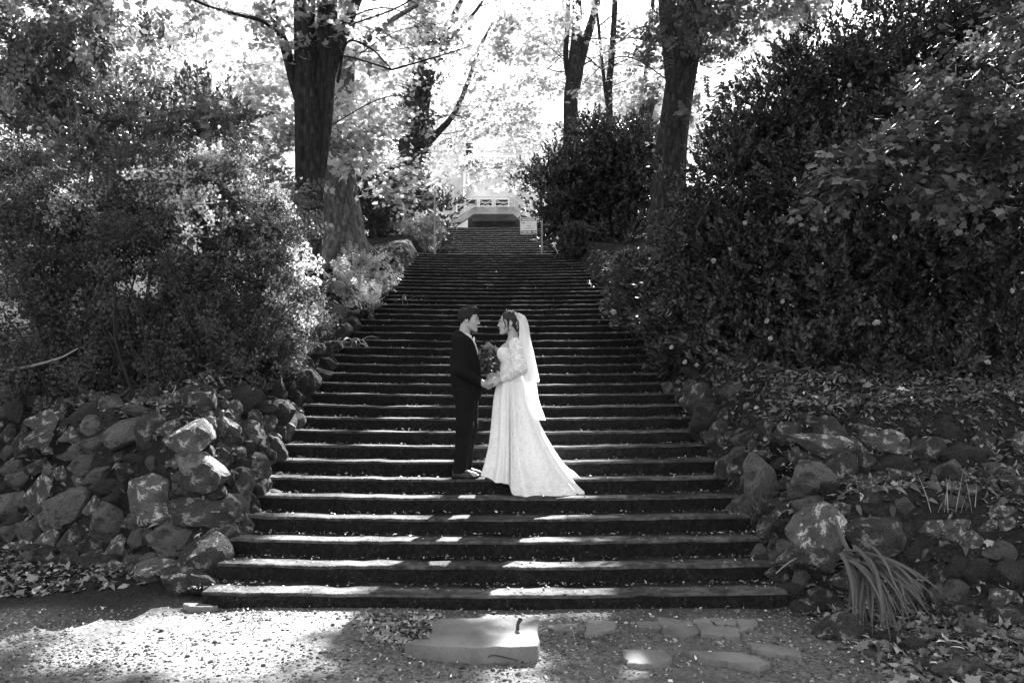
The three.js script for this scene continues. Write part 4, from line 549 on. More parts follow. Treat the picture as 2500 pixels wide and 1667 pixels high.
stick('thin twig standing upright in front of the edging stones', 5.75, [[1404, 1570, 4], [1400, 1545, 4], [1393, 1506, 3]], mTwigPale);
stick('bent stick leaning on the dark bank in front of the left bush', 8.6, [[20, 905, 6], [90, 890, 7], [150, 872, 5], [190, 850, 3]], mTwigPale);
stick('crooked stick lying on the right bank by the stairs', 6.6, [[1895, 1400, 3], [1920, 1378, 4], [1945, 1362, 3]], mTwigPale);
stick('dark upright stub standing on the concrete slab', 5.65, [[1264, 1540, 10], [1265, 1522, 9], [1272, 1510, 12]], mTwig, 'stub');
stick('curved twig in front of the concrete slab', 5.25, [[1180, 1612, 3], [1200, 1600, 3], [1235, 1605, 3], [1265, 1613, 2]], mTwig);
// ---------- people: distance fields meshed by surface nets ----------
function nets(f, lo, hi, h) {
  const N = [0, 1, 2].map((k) => Math.ceil((hi[k] - lo[k]) / h) + 1), [nx, ny, nz] = N, F = new Float32Array(nx * ny * nz), id = (i, j, k) => i + nx * (j + ny * k);
  for (let k = 0; k < nz; k++) for (let j = 0; j < ny; j++) for (let i = 0; i < nx; i++) F[id(i, j, k)] = f(lo[0] + i * h, lo[1] + j * h, lo[2] + k * h);
  const vid = new Int32Array(nx * ny * nz).fill(-1), pos = [], idx = [];
  for (let k = 0; k < nz - 1; k++) for (let j = 0; j < ny - 1; j++) for (let i = 0; i < nx - 1; i++) {
    let x = 0, y = 0, z = 0, c = 0; const v = (a, b, d) => F[id(i + a, j + b, k + d)];
    const ed = (a, b) => { const p = v(...a), q = v(...b); if ((p < 0) !== (q < 0)) { const t = p / (p - q); x += a[0] + t * (b[0] - a[0]); y += a[1] + t * (b[1] - a[1]); z += a[2] + t * (b[2] - a[2]); c++; } };
    const s = F[id(i, j, k)] < 0; if (s === v(1, 0, 0) < 0 && s === v(0, 1, 0) < 0 && s === v(1, 1, 0) < 0 && s === v(0, 0, 1) < 0 && s === v(1, 0, 1) < 0 && s === v(0, 1, 1) < 0 && s === v(1, 1, 1) < 0) continue;
    for (const a of [0, 1]) for (const b of [0, 1]) { ed([0, a, b], [1, a, b]); ed([a, 0, b], [a, 1, b]); ed([a, b, 0], [a, b, 1]); }
    vid[id(i, j, k)] = pos.length / 3; pos.push(lo[0] + (i + x / c) * h, lo[1] + (j + y / c) * h, lo[2] + (k + z / c) * h);
  }
  const quad = (a, b, c, d, flip) => { if (a < 0 || b < 0 || c < 0 || d < 0) return; flip ? idx.push(a, c, b, a, d, c) : idx.push(a, b, c, a, c, d); };
  for (let k = 1; k < nz - 1; k++) for (let j = 1; j < ny - 1; j++) for (let i = 1; i < nx - 1; i++) {
    const s = F[id(i, j, k)] < 0;
    if (s !== F[id(i + 1, j, k)] < 0) quad(vid[id(i, j - 1, k - 1)], vid[id(i, j, k - 1)], vid[id(i, j, k)], vid[id(i, j - 1, k)], !s);
    if (s !== F[id(i, j + 1, k)] < 0) quad(vid[id(i - 1, j, k - 1)], vid[id(i - 1, j, k)], vid[id(i, j, k)], vid[id(i, j, k - 1)], !s);
    if (s !== F[id(i, j, k + 1)] < 0) quad(vid[id(i - 1, j - 1, k)], vid[id(i, j - 1, k)], vid[id(i, j, k)], vid[id(i - 1, j, k)], !s);
  }
  const nor = new Float32Array(pos.length), e = h * 0.7, v = V();
  for (let i = 0; i < pos.length; i += 3) { const [x, y, z] = [pos[i], pos[i + 1], pos[i + 2]]; v.set(f(x + e, y, z) - f(x - e, y, z), f(x, y + e, z) - f(x, y - e, z), f(x, y, z + e) - f(x, y, z - e)).normalize(); nor[i] = v.x; nor[i + 1] = v.y; nor[i + 2] = v.z; }
  const uv = new Float32Array(pos.length / 3 * 2); for (let i = 0; i < uv.length / 2; i++) { uv[2 * i] = pos[3 * i] + pos[3 * i + 2] * 0.7; uv[2 * i + 1] = pos[3 * i + 1]; }
  const g = new THREE.BufferGeometry(); g.setAttribute('position', new THREE.Float32BufferAttribute(pos, 3)); g.setAttribute('normal', new THREE.BufferAttribute(nor, 3)); g.setAttribute('uv', new THREE.BufferAttribute(uv, 2)); g.setIndex(idx); return g;
}
const smin = (a, b, k) => { const h = Math.max(k - Math.abs(a - b), 0) / k; return Math.min(a, b) - h * h * k * 0.25; };
const smax = (a, b, k) => -smin(-a, -b, k);
// a bone: tapered capsule [x0,y0,z0,r0, x1,y1,z1,r1]; an ellipsoid: [cx,cy,cz, rx,ry,rz]
function cap(b, x, y, z) { const ax = x - b[0], ay = y - b[1], az = z - b[2], bx = b[4] - b[0], by = b[5] - b[1], bz = b[6] - b[2], t = clamp((ax * bx + ay * by + az * bz) / (bx * bx + by * by + bz * bz), 0, 1); return Math.hypot(ax - bx * t, ay - by * t, az - bz * t) - (b[3] + (b[7] - b[3]) * t); }
function ell(e, x, y, z) { const px = (x - e[0]) / e[3], py = (y - e[1]) / e[4], pz = (z - e[2]) / e[5], k0 = Math.hypot(px, py, pz), k1 = Math.hypot(px / e[3], py / e[4], pz / e[5]); return k1 < 1e-9 ? -Math.min(e[3], e[4], e[5]) : k0 * (k0 - 1) / k1; }
const any = (list, k) => (x, y, z) => { let d = 1e9; for (const b of list) d = smin(d, b.length === 8 ? cap(b, x, y, z) : ell(b, x, y, z), k); return d; };
const grow = (list, g) => list.map((b) => (b.length === 8 ? [b[0], b[1], b[2], b[3] + g, b[4], b[5], b[6], b[7] + g] : [b[0], b[1], b[2], b[3] + g, b[4] + g, b[5] + g]));
// a head facing +x, its middle at the origin
function headField(female) {
  const j = female ? 0.92 : 1;
  const solid = [[-0.014, 0.035, 0, 0.098, 0.09, 0.076], [0.034, -0.026, 0, 0.055, 0.078, 0.053 * j], [0.006, -0.05, 0.044 * j, 0.02, 0.062, -0.094, 0.016, 0.018], [0.006, -0.05, -0.044 * j, 0.02, 0.062, -0.094, -0.016, 0.018], [0.077, -0.1, 0, 0.016, 0.015, 0.019], [0.046, -0.024, 0.037, 0.024, 0.022, 0.017], [0.046, -0.024, -0.037, 0.024, 0.022, 0.017]].map((b) => b);
  const fix = solid.map((b) => (b.length === 8 ? b : b));
  const jaw = [[0.0, -0.056, 0.047 * j, 0.015, 0.066, -0.099, 0.013, 0.0125], [0.0, -0.056, -0.047 * j, 0.015, 0.066, -0.099, -0.013, 0.0125]];
  const base = [fix[0], fix[1], fix[4], fix[5], fix[6], ...jaw], neck = [[-0.03, -0.05, 0, female ? 0.044 : 0.054, -0.05, -0.19, 0, female ? 0.05 : 0.062]];
  const nose = [[0.086, 0.014, 0, 0.007, 0.110, -0.026, 0, 0.0095], [0.097, -0.033, 0.009, 0.009, 0.007, 0.007], [0.097, -0.033, -0.009, 0.009, 0.007, 0.007]];
  const brow = [[0.081, 0.026, 0.034, 0.011, 0.088, 0.027, 0.01, 0.011], [0.081, 0.026, -0.034, 0.011, 0.088, 0.027, -0.01, 0.011]];
  const lips = [[0.091, -0.057, 0, 0.012, 0.0055, 0.02], [0.089, -0.069, 0, 0.012, 0.0065, 0.018]];
  const ear = [[-0.012, -0.002, 0.077, 0.018, 0.03, 0.009], [-0.012, -0.002, -0.077, 0.018, 0.03, 0.009], [-0.006, -0.026, 0.075, 0.01, 0.014, 0.008], [-0.006, -0.026, -0.075, 0.01, 0.014, 0.008]];
  const sock = [[0.096, 0.008, 0.032, 0.016, 0.011, 0.017], [0.096, 0.008, -0.032, 0.016, 0.011, 0.017]], eyes = [[0.077, 0.008, 0.032, 0.0125, 0.0125, 0.0125], [0.077, 0.008, -0.032, 0.0125, 0.0125, 0.0125]];
  const A = any(base, 0.026), B = any(nose, 0.01), C = any(brow, 0.012), L = any(lips, 0.004), Ea = any(ear, 0.006), S = any(sock, 0.001), Ey = any(eyes, 0.001), Ne = any(neck, 0.01);
  return (x, y, z) => { let d = smin(A(x, y, z), Ne(x, y, z), 0.014); d = smin(d, C(x, y, z), 0.02); d = smin(d, B(x, y, z), 0.014); d = smax(d, -S(x, y, z), 0.014); d = smin(d, Ey(x, y, z), 0.003); d = smin(d, L(x, y, z), 0.007); const q = (ell([-0.008, 0.002, 0.088, 0.009, 0.017, 0.008], x, y, Math.abs(z))); return smin(d, smax(Ea(x, y, z), -q, 0.006), 0.006); };
}
// a hand: wrist, direction of the fingers, back-of-hand normal, thumb side; bends in radians
function handBones(w, dir, back, thumb, bend, spread = 0.06) {
  const o = [], d = dir.clone().normalize(), n = back.clone().normalize(), s = d.clone().cross(n).normalize().multiplyScalar(thumb), push = (a, b, r0, r1) => o.push([a.x, a.y, a.z, r0, b.x, b.y, b.z, r1]);
  const len = [0.082, 0.092, 0.086, 0.068], off = [0.029, 0.010, -0.010, -0.029];
  off.forEach((q, i) => {
    const k = w.clone().addScaledVector(d, 0.088 - 0.006 * Math.abs(i - 1)).addScaledVector(s, q); push(w.clone().addScaledVector(s, q * 0.55), k, 0.0145, 0.012);
    let a = k, c = 0; const dd = d.clone().addScaledVector(s, q * spread * 10).normalize(); [0.48, 0.3, 0.22].forEach((f, j) => { c += bend * (j ? 1.1 : 0.8); const e = a.clone().addScaledVector(dd, Math.cos(c) * len[i] * f).addScaledVector(n, -Math.sin(c) * len[i] * f); push(a, e, 0.0098 - j * 0.001, 0.009 - j * 0.001); a = e; });
  });
  const t0 = w.clone().addScaledVector(d, 0.02).addScaledVector(s, 0.022), t1 = t0.clone().addScaledVector(d, 0.036).addScaledVector(s, 0.026).addScaledVector(n, -0.012), t2 = t1.clone().addScaledVector(d, 0.032).addScaledVector(s, 0.004).addScaledVector(n, -0.016); push(t0, t1, 0.014, 0.011); push(t1, t2, 0.0105, 0.008); return o;
}
function bounds(list, m) { const lo = [9, 9, 9], hi = [-9, -9, -9]; for (const b of list) for (const q of b.length === 8 ? [[b[0], b[1], b[2], b[3]], [b[4], b[5], b[6], b[7]]] : [[b[0], b[1], b[2], Math.max(b[3], b[4], b[5])]]) for (let k = 0; k < 3; k++) { lo[k] = Math.min(lo[k], q[k] - q[3] - m); hi[k] = Math.max(hi[k], q[k] + q[3] + m); } return [lo, hi]; }
const solid = (list, k, h) => { const [lo, hi] = bounds(list, 2.5 * h); return nets(any(list, k), lo, hi, h); };
function headMesh(female, p, tilt) { const g = nets(headField(female), [-0.13, -0.2, -0.11], [0.14, 0.14, 0.11], 0.0033); g.applyMatrix4(new THREE.Matrix4().compose(p, tilt, V(1.02, 1.02, 1.02))); return g; }
const mSkin = new THREE.MeshPhysicalMaterial({ color: grey(0.37), roughness: 0.55, specularIntensity: 0.5 }), mHair = M(0.02, { roughness: 0.5 }), mHairF = M(0.035, { roughness: 0.42 });
const mSuit = M(0.008, { roughness: 0.8 }), mShirt = M(0.75), mShoe = M(0.05, { roughness: 0.28 });
const mDress = new THREE.MeshPhysicalMaterial({ color: grey(0.98), map: rep(tFab, 3), bumpMap: rep(tFabB, 3), bumpScale: 0.002, roughness: 0.7, transmission: 0.16, thickness: 0, side: THREE.DoubleSide });
const mLace = new THREE.MeshPhysicalMaterial({ color: grey(1), map: rep(tLace, 9), bumpMap: rep(tFabB, 5), bumpScale: 0.002, roughness: 0.85, side: THREE.DoubleSide });
const mVeil = new THREE.MeshPhysicalMaterial({ color: grey(0.86), roughness: 0.95, transmission: 0.5, thickness: 0, side: THREE.DoubleSide, transparent: true, opacity: 0.93 });
function faceLines(p, put, brow, smile) {                                // brows, lids, irises, the line of the mouth
  for (const s of [-1, 1]) {
    obj('eyebrow', put(limb([[V(0.0965, 0.032, 0.012 * s), brow * 0.7], [V(0.095, 0.038, 0.03 * s), brow], [V(0.077, 0.034, 0.052 * s), brow * 0.5]], 6, 0, 1)), mHair, p);
    obj('eyelid', put(limb([[V(0.0885, 0.0105, 0.021 * s), 0.0014], [V(0.0895, 0.0155, 0.033 * s), 0.0022], [V(0.080, 0.011, 0.046 * s), 0.0016]], 6, 0, 1)), mHair, p);
    obj('eye', put(new THREE.SphereGeometry(0.0058, 8, 6).scale(0.6, 1, 1).translate(0.0868, 0.0085, s * 0.034)), mHair, p);
  }
  obj('mouth_line', put(limb([[V(0.084, -0.064 + smile, -0.023), 0.0012], [V(0.099, -0.0632, 0), 0.0016], [V(0.084, -0.064 + smile, 0.023), 0.0012]], 6, 0, 1)), M(0.08), p);
}
const GZ = 8.70, GY = 6 * R - 0.028;

{ // the groom, facing right (+x), his right side towards the camera
  const p = thing('person', 'man in a dark suit with short dark hair holding hands with the bride', 'person', V(at(1134.7, 0, GZ).x, GY, -GZ));
  const hp = V(0.045, 1.665, 0.01), tilt = E(0, -0.16, 0).multiply(E(0, 0, -0.05));
  const wristR = V(0.2, 0.985, 0.16), wristL = V(0.2, 1.0, -0.13);
  const handR = handBones(wristR, V(1, 0.06, -0.35), V(0.1, -0.25, 1), 1, 0.55), handL = handBones(wristL, V(1, 0.18, 0.1), V(0, -0.3, -1), -1, 0.7);
  const torso = [[-0.01, 1.27, 0, 0.115, 0.2, 0.165], [0.0, 1.08, 0, 0.105, 0.18, 0.145], [0.0, 0.93, 0, 0.115, 0.14, 0.155], [-0.03, 1.44, 0, 0.085, 0.07, 0.16]];
  const legs = [[0.0, 0.9, 0.085, 0.085, -0.02, 0.5, 0.09, 0.058], [-0.02, 0.5, 0.09, 0.055, -0.05, 0.1, 0.1, 0.042], [0.01, 0.9, -0.085, 0.085, 0.02, 0.5, -0.09, 0.058], [0.02, 0.5, -0.09, 0.055, -0.01, 0.1, -0.1, 0.042], [-0.05, 0.07, 0.1, 0.04, 0.11, 0.035, 0.12, 0.03], [-0.01, 0.07, -0.1, 0.04, 0.15, 0.035, -0.1, 0.03]];
  const arms = [[-0.03, 1.43, 0.19, 0.055, -0.035, 1.13, 0.225, 0.044], [-0.035, 1.13, 0.225, 0.042, wristR.x, wristR.y, wristR.z, 0.027], [-0.03, 1.43, -0.19, 0.055, -0.02, 1.13, -0.22, 0.044], [-0.02, 1.13, -0.22, 0.042, wristL.x, wristL.y, wristL.z, 0.027]];
  const neck = [[-0.02, 1.42, 0, 0.06, 0.0, 1.57, 0.005, 0.054]];
  const strip = (g) => g, body = mergeGeometries([solid([...torso, ...legs, ...arms, ...neck], 0.06, 0.013), headMesh(false, hp, tilt), solid(handR, 0.012, 0.0035), solid(handL, 0.012, 0.0035)].map(strip));
  obj('body', body, mSkin, p);
  // jacket: torso and sleeves over the body, cut at the hem, collar and open front
  const jT = [[-0.005, 1.27, 0, 0.148, 0.235, 0.192], [0.01, 1.08, 0, 0.155, 0.22, 0.172], [0.03, 0.93, 0, 0.152, 0.18, 0.178], [-0.035, 1.45, 0.0, 0.085, 0.055, 0.165], [-0.055, 1.5, 0, 0.06, 0.07, 0.075]];
  const jS = [[-0.035, 1.425, 0.195, 0.074, -0.045, 1.13, 0.24, 0.064], [-0.045, 1.13, 0.24, 0.062, wristR.x - 0.02, wristR.y + 0.004, wristR.z + 0.002, 0.042], [-0.035, 1.425, -0.195, 0.074, -0.03, 1.13, -0.235, 0.062], [-0.03, 1.13, -0.235, 0.06, wristL.x - 0.02, wristL.y + 0.004, wristL.z, 0.042]];
  const fT = any(jT, 0.09), fS = any(jS, 0.05), wr = (x, y, z) => 0.006 * n3(x * 9, y * 14, z * 9, 3);
  const jacket = nets((x, y, z) => { let t = fT(x, y, z); t = smax(t, 0.80 - y + 0.03 * x, 0.01); t = smax(t, y - (1.565 - 0.75 * Math.max(0, x + 0.06)), 0.01); const s = smax(fS(x, y, z), x - 0.178, 0.006); const lap = smax(0.5 - 4 * (1.42 - y) , 0, 0.01); const open = smax(smax(0.075 + 0.30 * (1.46 - y) - x, Math.abs(z) - 0.065 * clamp((y - 1.12) / 0.34, 0, 1), 0.004), 1.12 - y, 0.004); return smax(smin(t, s, 0.035), -open, 0.004) + wr(x, y, z); }, [-0.26, 0.74, -0.34], [0.3, 1.62, 0.34], 0.0095);
  obj('jacket', jacket, mSuit, p);
  const tr = [[0.01, 0.92, 0.075, 0.118, 0.0, 0.52, 0.09, 0.088], [0.0, 0.52, 0.09, 0.088, -0.05, 0.07, 0.1, 0.072], [0.03, 0.92, -0.075, 0.118, 0.04, 0.52, -0.09, 0.088], [0.04, 0.52, -0.09, 0.088, -0.01, 0.07, -0.1, 0.072]], fTr = any(tr, 0.04);
  obj('trousers', nets((x, y, z) => smax(smax(fTr(x, y, z), 0.055 - y, 0.008), y - 0.96, 0.01) + 0.007 * n3(x * 8, y * 16, z * 8, 5), [-0.2, 0.0, -0.26], [0.25, 1.0, 0.26], 0.0095), mSuit, p);
  const shirt = any([[0.015, 1.30, 0, 0.125, 0.2, 0.12]], 0.01); obj('shirt', nets((x, y, z) => smax(shirt(x, y, z), Math.abs(z) - 0.075, 0.01), [-0.15, 1.05, -0.12], [0.2, 1.52, 0.12], 0.009), mShirt, p);
  const col = obj('collar', nets((x, y, z) => { const q = Math.hypot(x - 0.004 + (1.52 - y) * 0.12, z) - 0.066; return smax(Math.abs(q) - 0.006, Math.abs(y - 1.5 + 0.28 * x) - 0.026, 0.004); }, [-0.1, 1.42, -0.1], [0.12, 1.58, 0.1], 0.005), mShirt, p);
  const bow = V(0.098, 1.462, 0.012); for (const s of [-1, 1]) { const g = new THREE.ConeGeometry(0.026, 0.05, 10, 1).applyMatrix4(new THREE.Matrix4().makeRotationX(-s * Math.PI / 2)).scale(0.5, 1, 1); g.translate(bow.x, bow.y, bow.z + s * 0.026); obj('bow_tie', g, s > 0 ? mShirt : mSuit, col); }
  // pale piping along the lapels
  for (const s of [0.4, 1]) obj('lapel_edge', limb([[V(0.075, 1.45, 0.072 * s + 0.004), 0.0022], [V(0.125, 1.38, 0.058 * s + 0.004), 0.0022], [V(0.166, 1.28, 0.04 * s), 0.0018]], 5, 0, 1), M(0.4), p);
  for (const [x, z, k] of [[-0.05, 0.105, 0.16], [0.0, -0.1, 0]]) { const up = any([[x - 0.03, 0.045, z, 0.042, x + 0.08, 0.035, z + 0.008, 0.04], [x + 0.08, 0.03, z + 0.008, 0.04, x + 0.19, 0.018, z + 0.012, 0.022], [x - 0.03, 0.08, z, 0.045, x, 0.1, z, 0.045]], 0.04); const s = obj('shoe', nets((a, b, c) => smax(up(a, b, c), 0.004 - b, 0.003), [x - 0.13, -0.01, z - 0.09], [x + 0.26, 0.17, z + 0.1], 0.006), mShoe, p); obj('shoe_sole', new THREE.BoxGeometry(0.27, 0.014, 0.08).translate(x + 0.055, 0.007, z + 0.006), mSuit, s); }
  // hair
  const hl = (x) => (x > 0.05 ? lerp(0.052, 0.078, clamp((x - 0.05) / 0.04, 0, 1)) : x > 0.016 ? lerp(-0.012, 0.052, sst(x, 0.018, 0.05)) : x > -0.04 ? lerp(0.012, -0.012, clamp((x + 0.04) / 0.05, 0, 1)) - 0.02 : lerp(-0.085, -0.008, sst(x, -0.075, -0.04)));
  const hairF = any([[-0.018, 0.044, 0, 0.108, 0.097, 0.088], [0.045, 0.108, 0.005, 0.056, 0.03, 0.058], [0.075, 0.105, 0.01, 0.024, 0.022, 0.042]], 0.03);
  const hg = nets((x, y, z) => smax(hairF(x, y, z) + 0.006 * n3(x * 30, y * 26, z * 90, 2) + 0.004 * n3(x * 60, y * 50, z * 160, 3), hl(x) - y + 0.008 * n3(x * 90, 1, z * 90, 4), 0.006), [-0.15, -0.12, -0.12], [0.13, 0.17, 0.12], 0.0045); hg.applyMatrix4(new THREE.Matrix4().compose(hp, tilt, V(1.02, 1.02, 1.02))); obj('hair', hg, mHair, p);
  faceLines(p, (g) => g.applyMatrix4(new THREE.Matrix4().compose(hp, tilt, V(1.02, 1.02, 1.02))), 0.0034, 0.004);
}
{ // the bride, facing left; built facing +x and turned about
  const BX = at(1246.6, 0, 8.62).x, p = thing('person', 'bride in a white lace sleeved gown with long veil facing the groom', 'person', V(BX, GY, -8.62)), flip = new THREE.Matrix4().makeRotationY(Math.PI), F = (g) => g.applyMatrix4(flip);
  // in these coordinates +x is where she looks and -z is towards the camera
  const hp = V(0.018, 1.628, 0), tilt = E(0, 0.10, 0).multiply(E(0, 0, 0.02)), wN = V(0.105, 1.035, -0.125), wF = V(0.12, 1.07, 0.13);
  const handN = handBones(wN, V(1, -0.15, 0.12), V(0.2, 0.6, -0.8), -1, 0.35), handF = handBones(wF, V(1, 0.05, 0.1), V(0, 0.2, 1), 1, 0.8);
  const torso = [[-0.01, 1.27, 0, 0.10, 0.17, 0.135], [0.0, 1.10, 0, 0.085, 0.14, 0.115], [-0.01, 0.95, 0, 0.095, 0.13, 0.112], [-0.04, 1.41, 0, 0.072, 0.06, 0.135]], legs = [[-0.01, 0.88, 0.06, 0.07, -0.01, 0.48, 0.07, 0.055], [-0.01, 0.48, 0.07, 0.052, -0.03, 0.1, 0.07, 0.036], [-0.01, 0.88, -0.06, 0.07, -0.01, 0.48, -0.07, 0.055], [-0.01, 0.48, -0.07, 0.052, -0.03, 0.1, -0.07, 0.036], [-0.03, 0.06, 0.07, 0.03, 0.1, 0.025, 0.08, 0.024], [-0.03, 0.06, -0.07, 0.03, 0.1, 0.025, -0.08, 0.024]];
  const arms = [[-0.04, 1.4, -0.16, 0.046, -0.075, 1.12, -0.19, 0.038], [-0.075, 1.12, -0.19, 0.037, wN.x, wN.y, wN.z, 0.024], [-0.04, 1.4, 0.16, 0.046, -0.06, 1.13, 0.19, 0.038], [-0.06, 1.13, 0.19, 0.037, wF.x, wF.y, wF.z, 0.024]];
  const neck = [[-0.035, 1.4, 0, 0.056, -0.02, 1.54, 0, 0.047]], chest = [[0.05, 1.33, -0.06, 0.075, 0.075, 0.07], [0.05, 1.33, 0.06, 0.075, 0.075, 0.07]];
  obj('body', F(mergeGeometries([solid([...torso, ...legs, ...arms, ...neck, ...chest], 0.05, 0.012), headMesh(true, hp, tilt), solid(handN, 0.012, 0.0035), solid(handF, 0.012, 0.0035)])), mSkin, p);
  const bT = [[-0.015, 1.26, 0, 0.118, 0.18, 0.148], [0.0, 1.11, 0, 0.108, 0.14, 0.128], [-0.01, 1.0, 0, 0.122, 0.11, 0.142], [0.055, 1.305, -0.065, 0.09, 0.082, 0.082], [0.055, 1.305, 0.065, 0.09, 0.082, 0.082], [-0.05, 1.4, 0, 0.075, 0.05, 0.15]], fB = any(bT, 0.05);
  const ruche = (x, y) => 0.0035 * Math.sin((y - 0.25 * x) * 260) * sst(y, 1.17, 1.24) * (1 - sst(y, 1.34, 1.39));
  obj('bodice', F(nets((x, y, z) => { const top = y - (1.375 + 0.30 * Math.max(0, -x - 0.01) + 0.5 * Math.max(0, Math.abs(z) - 0.09)); return smax(smax(fB(x, y, z) + ruche(x, y), top, 0.012), 0.99 - y, 0.01); }, [-0.2, 0.96, -0.24], [0.2, 1.5, 0.24], 0.008)), mDress, p);
  for (const s of [-1, 1]) { // full lace sleeves gathered at the cuff
    const w = s < 0 ? wN : wF, sl = [[-0.045, 1.405, 0.165 * s, 0.062, -0.085, 1.15, 0.2 * s, 0.074], [-0.085, 1.14, 0.2 * s, 0.074, w.x - 0.03, w.y + 0.01, w.z, 0.046]], f = any(sl, 0.05);
    obj('lace_sleeve', F(nets((x, y, z) => smax(smax(f(x, y, z), x - w.x + 0.012, 0.004) + 0.006 * n3(x * 16, y * 12, z * 16, 4) + 0.003 * n3(x * 45, y * 45, z * 45, 6), Math.abs(z) < 0.06 ? 0.02 : -1, 0.01), [-0.2, 0.96, s < 0 ? -0.31 : 0.05], [0.2, 1.5, s < 0 ? -0.05 : 0.31], 0.007)), mLace, p);
    const c = new THREE.TorusGeometry(0.034, 0.009, 8, 18); c.applyQuaternion(new THREE.Quaternion().setFromUnitVectors(V(0, 0, 1), V(1, -0.3, -0.2 * s).normalize())); c.translate(w.x - 0.012, w.y + 0.006, w.z); obj('cuff', F(c), mLace, p);
  }
  // skirt with folds, its train running back and down onto the next step; here directly in photograph sense: +x right, +z to the camera
  const hem = [[0.755, -0.105, 0.05], [0.745, -0.125, 0.15], [0.67, -0.155, 0.26], [0.40, -0.165, 0.34], [0.16, -0.16, 0.35], [0.015, -0.13, 0.34], [-0.035, -0.03, 0.30], [-0.12, -0.025, 0.27], [-0.2, -0.005, 0.2], [-0.265, 0.035, 0.06], [-0.25, 0.04, -0.08], [-0.16, 0.03, -0.2], [0.0, 0.02, -0.26], [0.25, 0.015, -0.24], [0.5, 0.01, -0.17], [0.7, -0.03, -0.04]];
  const ring = new THREE.CatmullRomCurve3(hem.map((h) => V(...h)), true, 'centripetal'), NU_ = 240, NV = 70, pos = [], uv = [], idx = [];
  for (let i = 0; i <= NU_; i++) {
    const u = (i % NU_) / NU_, h = ring.getPoint(u), a = Math.atan2(h.z, h.x < 0 ? h.x : h.x * 0.45), wx = 0.0 + 0.128 * Math.cos(a), wz = 0.138 * Math.sin(a), train = sst(h.x, 0.05, 0.6);
    for (let j = 0; j <= NV; j++) {
      const v = j / NV, s = lerp(0.42 * v + 0.58 * Math.pow(v, 4), 0.86 * Math.pow(v, 1.5) + 0.14 * Math.pow(v, 7), clamp(h.x / 0.4, 0, 1)), hip = 0.035 * Math.sin(Math.min(1, v * 3.2) * Math.PI * 0.5) * (1 - v);
      const amp = 0.004 + 0.052 * Math.pow(v, 0.8), f = amp * (0.6 * Math.sin(u * 6.2832 * 13 + 1.1 * Math.sin(u * 19) + 0.6 * v) + 0.45 * Math.sin(u * 6.2832 * 7 + 2 + 0.8 * v)) + 0.006 * v * n3(Math.cos(u * 6.28) * 5, v * 6, Math.sin(u * 6.28) * 5, 8);
      const bump = train * Math.exp(-(((v - 0.93) / 0.06) ** 2)) * 0.035 * Math.sin(u * 90 + 3);
      const ca = Math.cos(a), sa = Math.sin(a);
      let x = lerp(wx, h.x, s) + ca * (f + hip), z = lerp(wz, h.z, Math.pow(v, 1.1)) + sa * (f + hip), y = lerp(1.035, h.y, v) + bump;
      if (v > 0.9) y += 0.016 * Math.sin(u * 120) * (v - 0.9) * 6 * (h.x > 0.05 ? 1 : 0.3);
      pos.push(x, y, z); uv.push(u * 2.4, v * 1.1);
    }
  }
  for (let i = 0; i < NU_; i++) for (let j = 0; j < NV; j++) { const a = i * (NV + 1) + j, b = a + NV + 1; idx.push(a, b, a + 1, b, b + 1, a + 1); }
  const sg = new THREE.BufferGeometry(); sg.setAttribute('position', new THREE.Float32BufferAttribute(pos, 3)); sg.setAttribute('uv', new THREE.Float32BufferAttribute(uv, 2)); sg.setIndex(idx); sg.computeVertexNormals(); obj('skirt', sg, mDress, p);
  // veil in two tiers: the outer edge of its profile, measured down the back
  const veilTier = (prof, depth, wide, seed) => {
    const c = new THREE.CatmullRomCurve3(prof.map(([x, y]) => V(x, y, 0))), A = 60, B = 50, pos = [], uv = [], idx = [];
    for (let j = 0; j <= B; j++) { const v = j / B, q = c.getPoint(v), d = depth[0] + (depth[1] - depth[0]) * v, w = wide[0] + (wide[1] - wide[0]) * Math.pow(v, 0.7); for (let i = 0; i <= A; i++) { const a = (i / A * 2 - 1) * 1.75, f = (0.004 + 0.014 * v) * Math.sin(a * 11 + seed) + 0.008 * v * Math.sin(a * 5 + 2 * v); pos.push(q.x - (d + f) * (1 - Math.cos(a)), q.y + 0.01 * v * Math.sin(a * 7 + seed) - 0.05 * (1 - Math.cos(a)) * (v < 0.1 ? 0.6 : 1) * (1 - v), (w + f) * Math.sin(a)); uv.push(a, v); } }
    for (let j = 0; j < B; j++) for (let i = 0; i < A; i++) { const a = j * (A + 1) + i; idx.push(a, a + 1, a + A + 1, a + 1, a + A + 2, a + A + 1); }
    const g = new THREE.BufferGeometry(); g.setAttribute('position', new THREE.Float32BufferAttribute(pos, 3)); g.setAttribute('uv', new THREE.Float32BufferAttribute(uv, 2)); g.setIndex(idx); g.computeVertexNormals(); return g;
  };
  const veil = obj('veil', veilTier([[0.085, 1.74], [0.15, 1.7], [0.185, 1.62], [0.21, 1.46], [0.252, 1.275], [0.305, 1.015]], [0.03, 0.14], [0.05, 0.17], 1), mVeil, p);
  obj('veil_tier', veilTier([[0.08, 1.73], [0.14, 1.69], [0.172, 1.61], [0.195, 1.45], [0.235, 1.27], [0.275, 1.0], [0.298, 0.82], [0.368, 0.615]], [0.03, 0.15], [0.045, 0.15], 3), mVeil, veil);
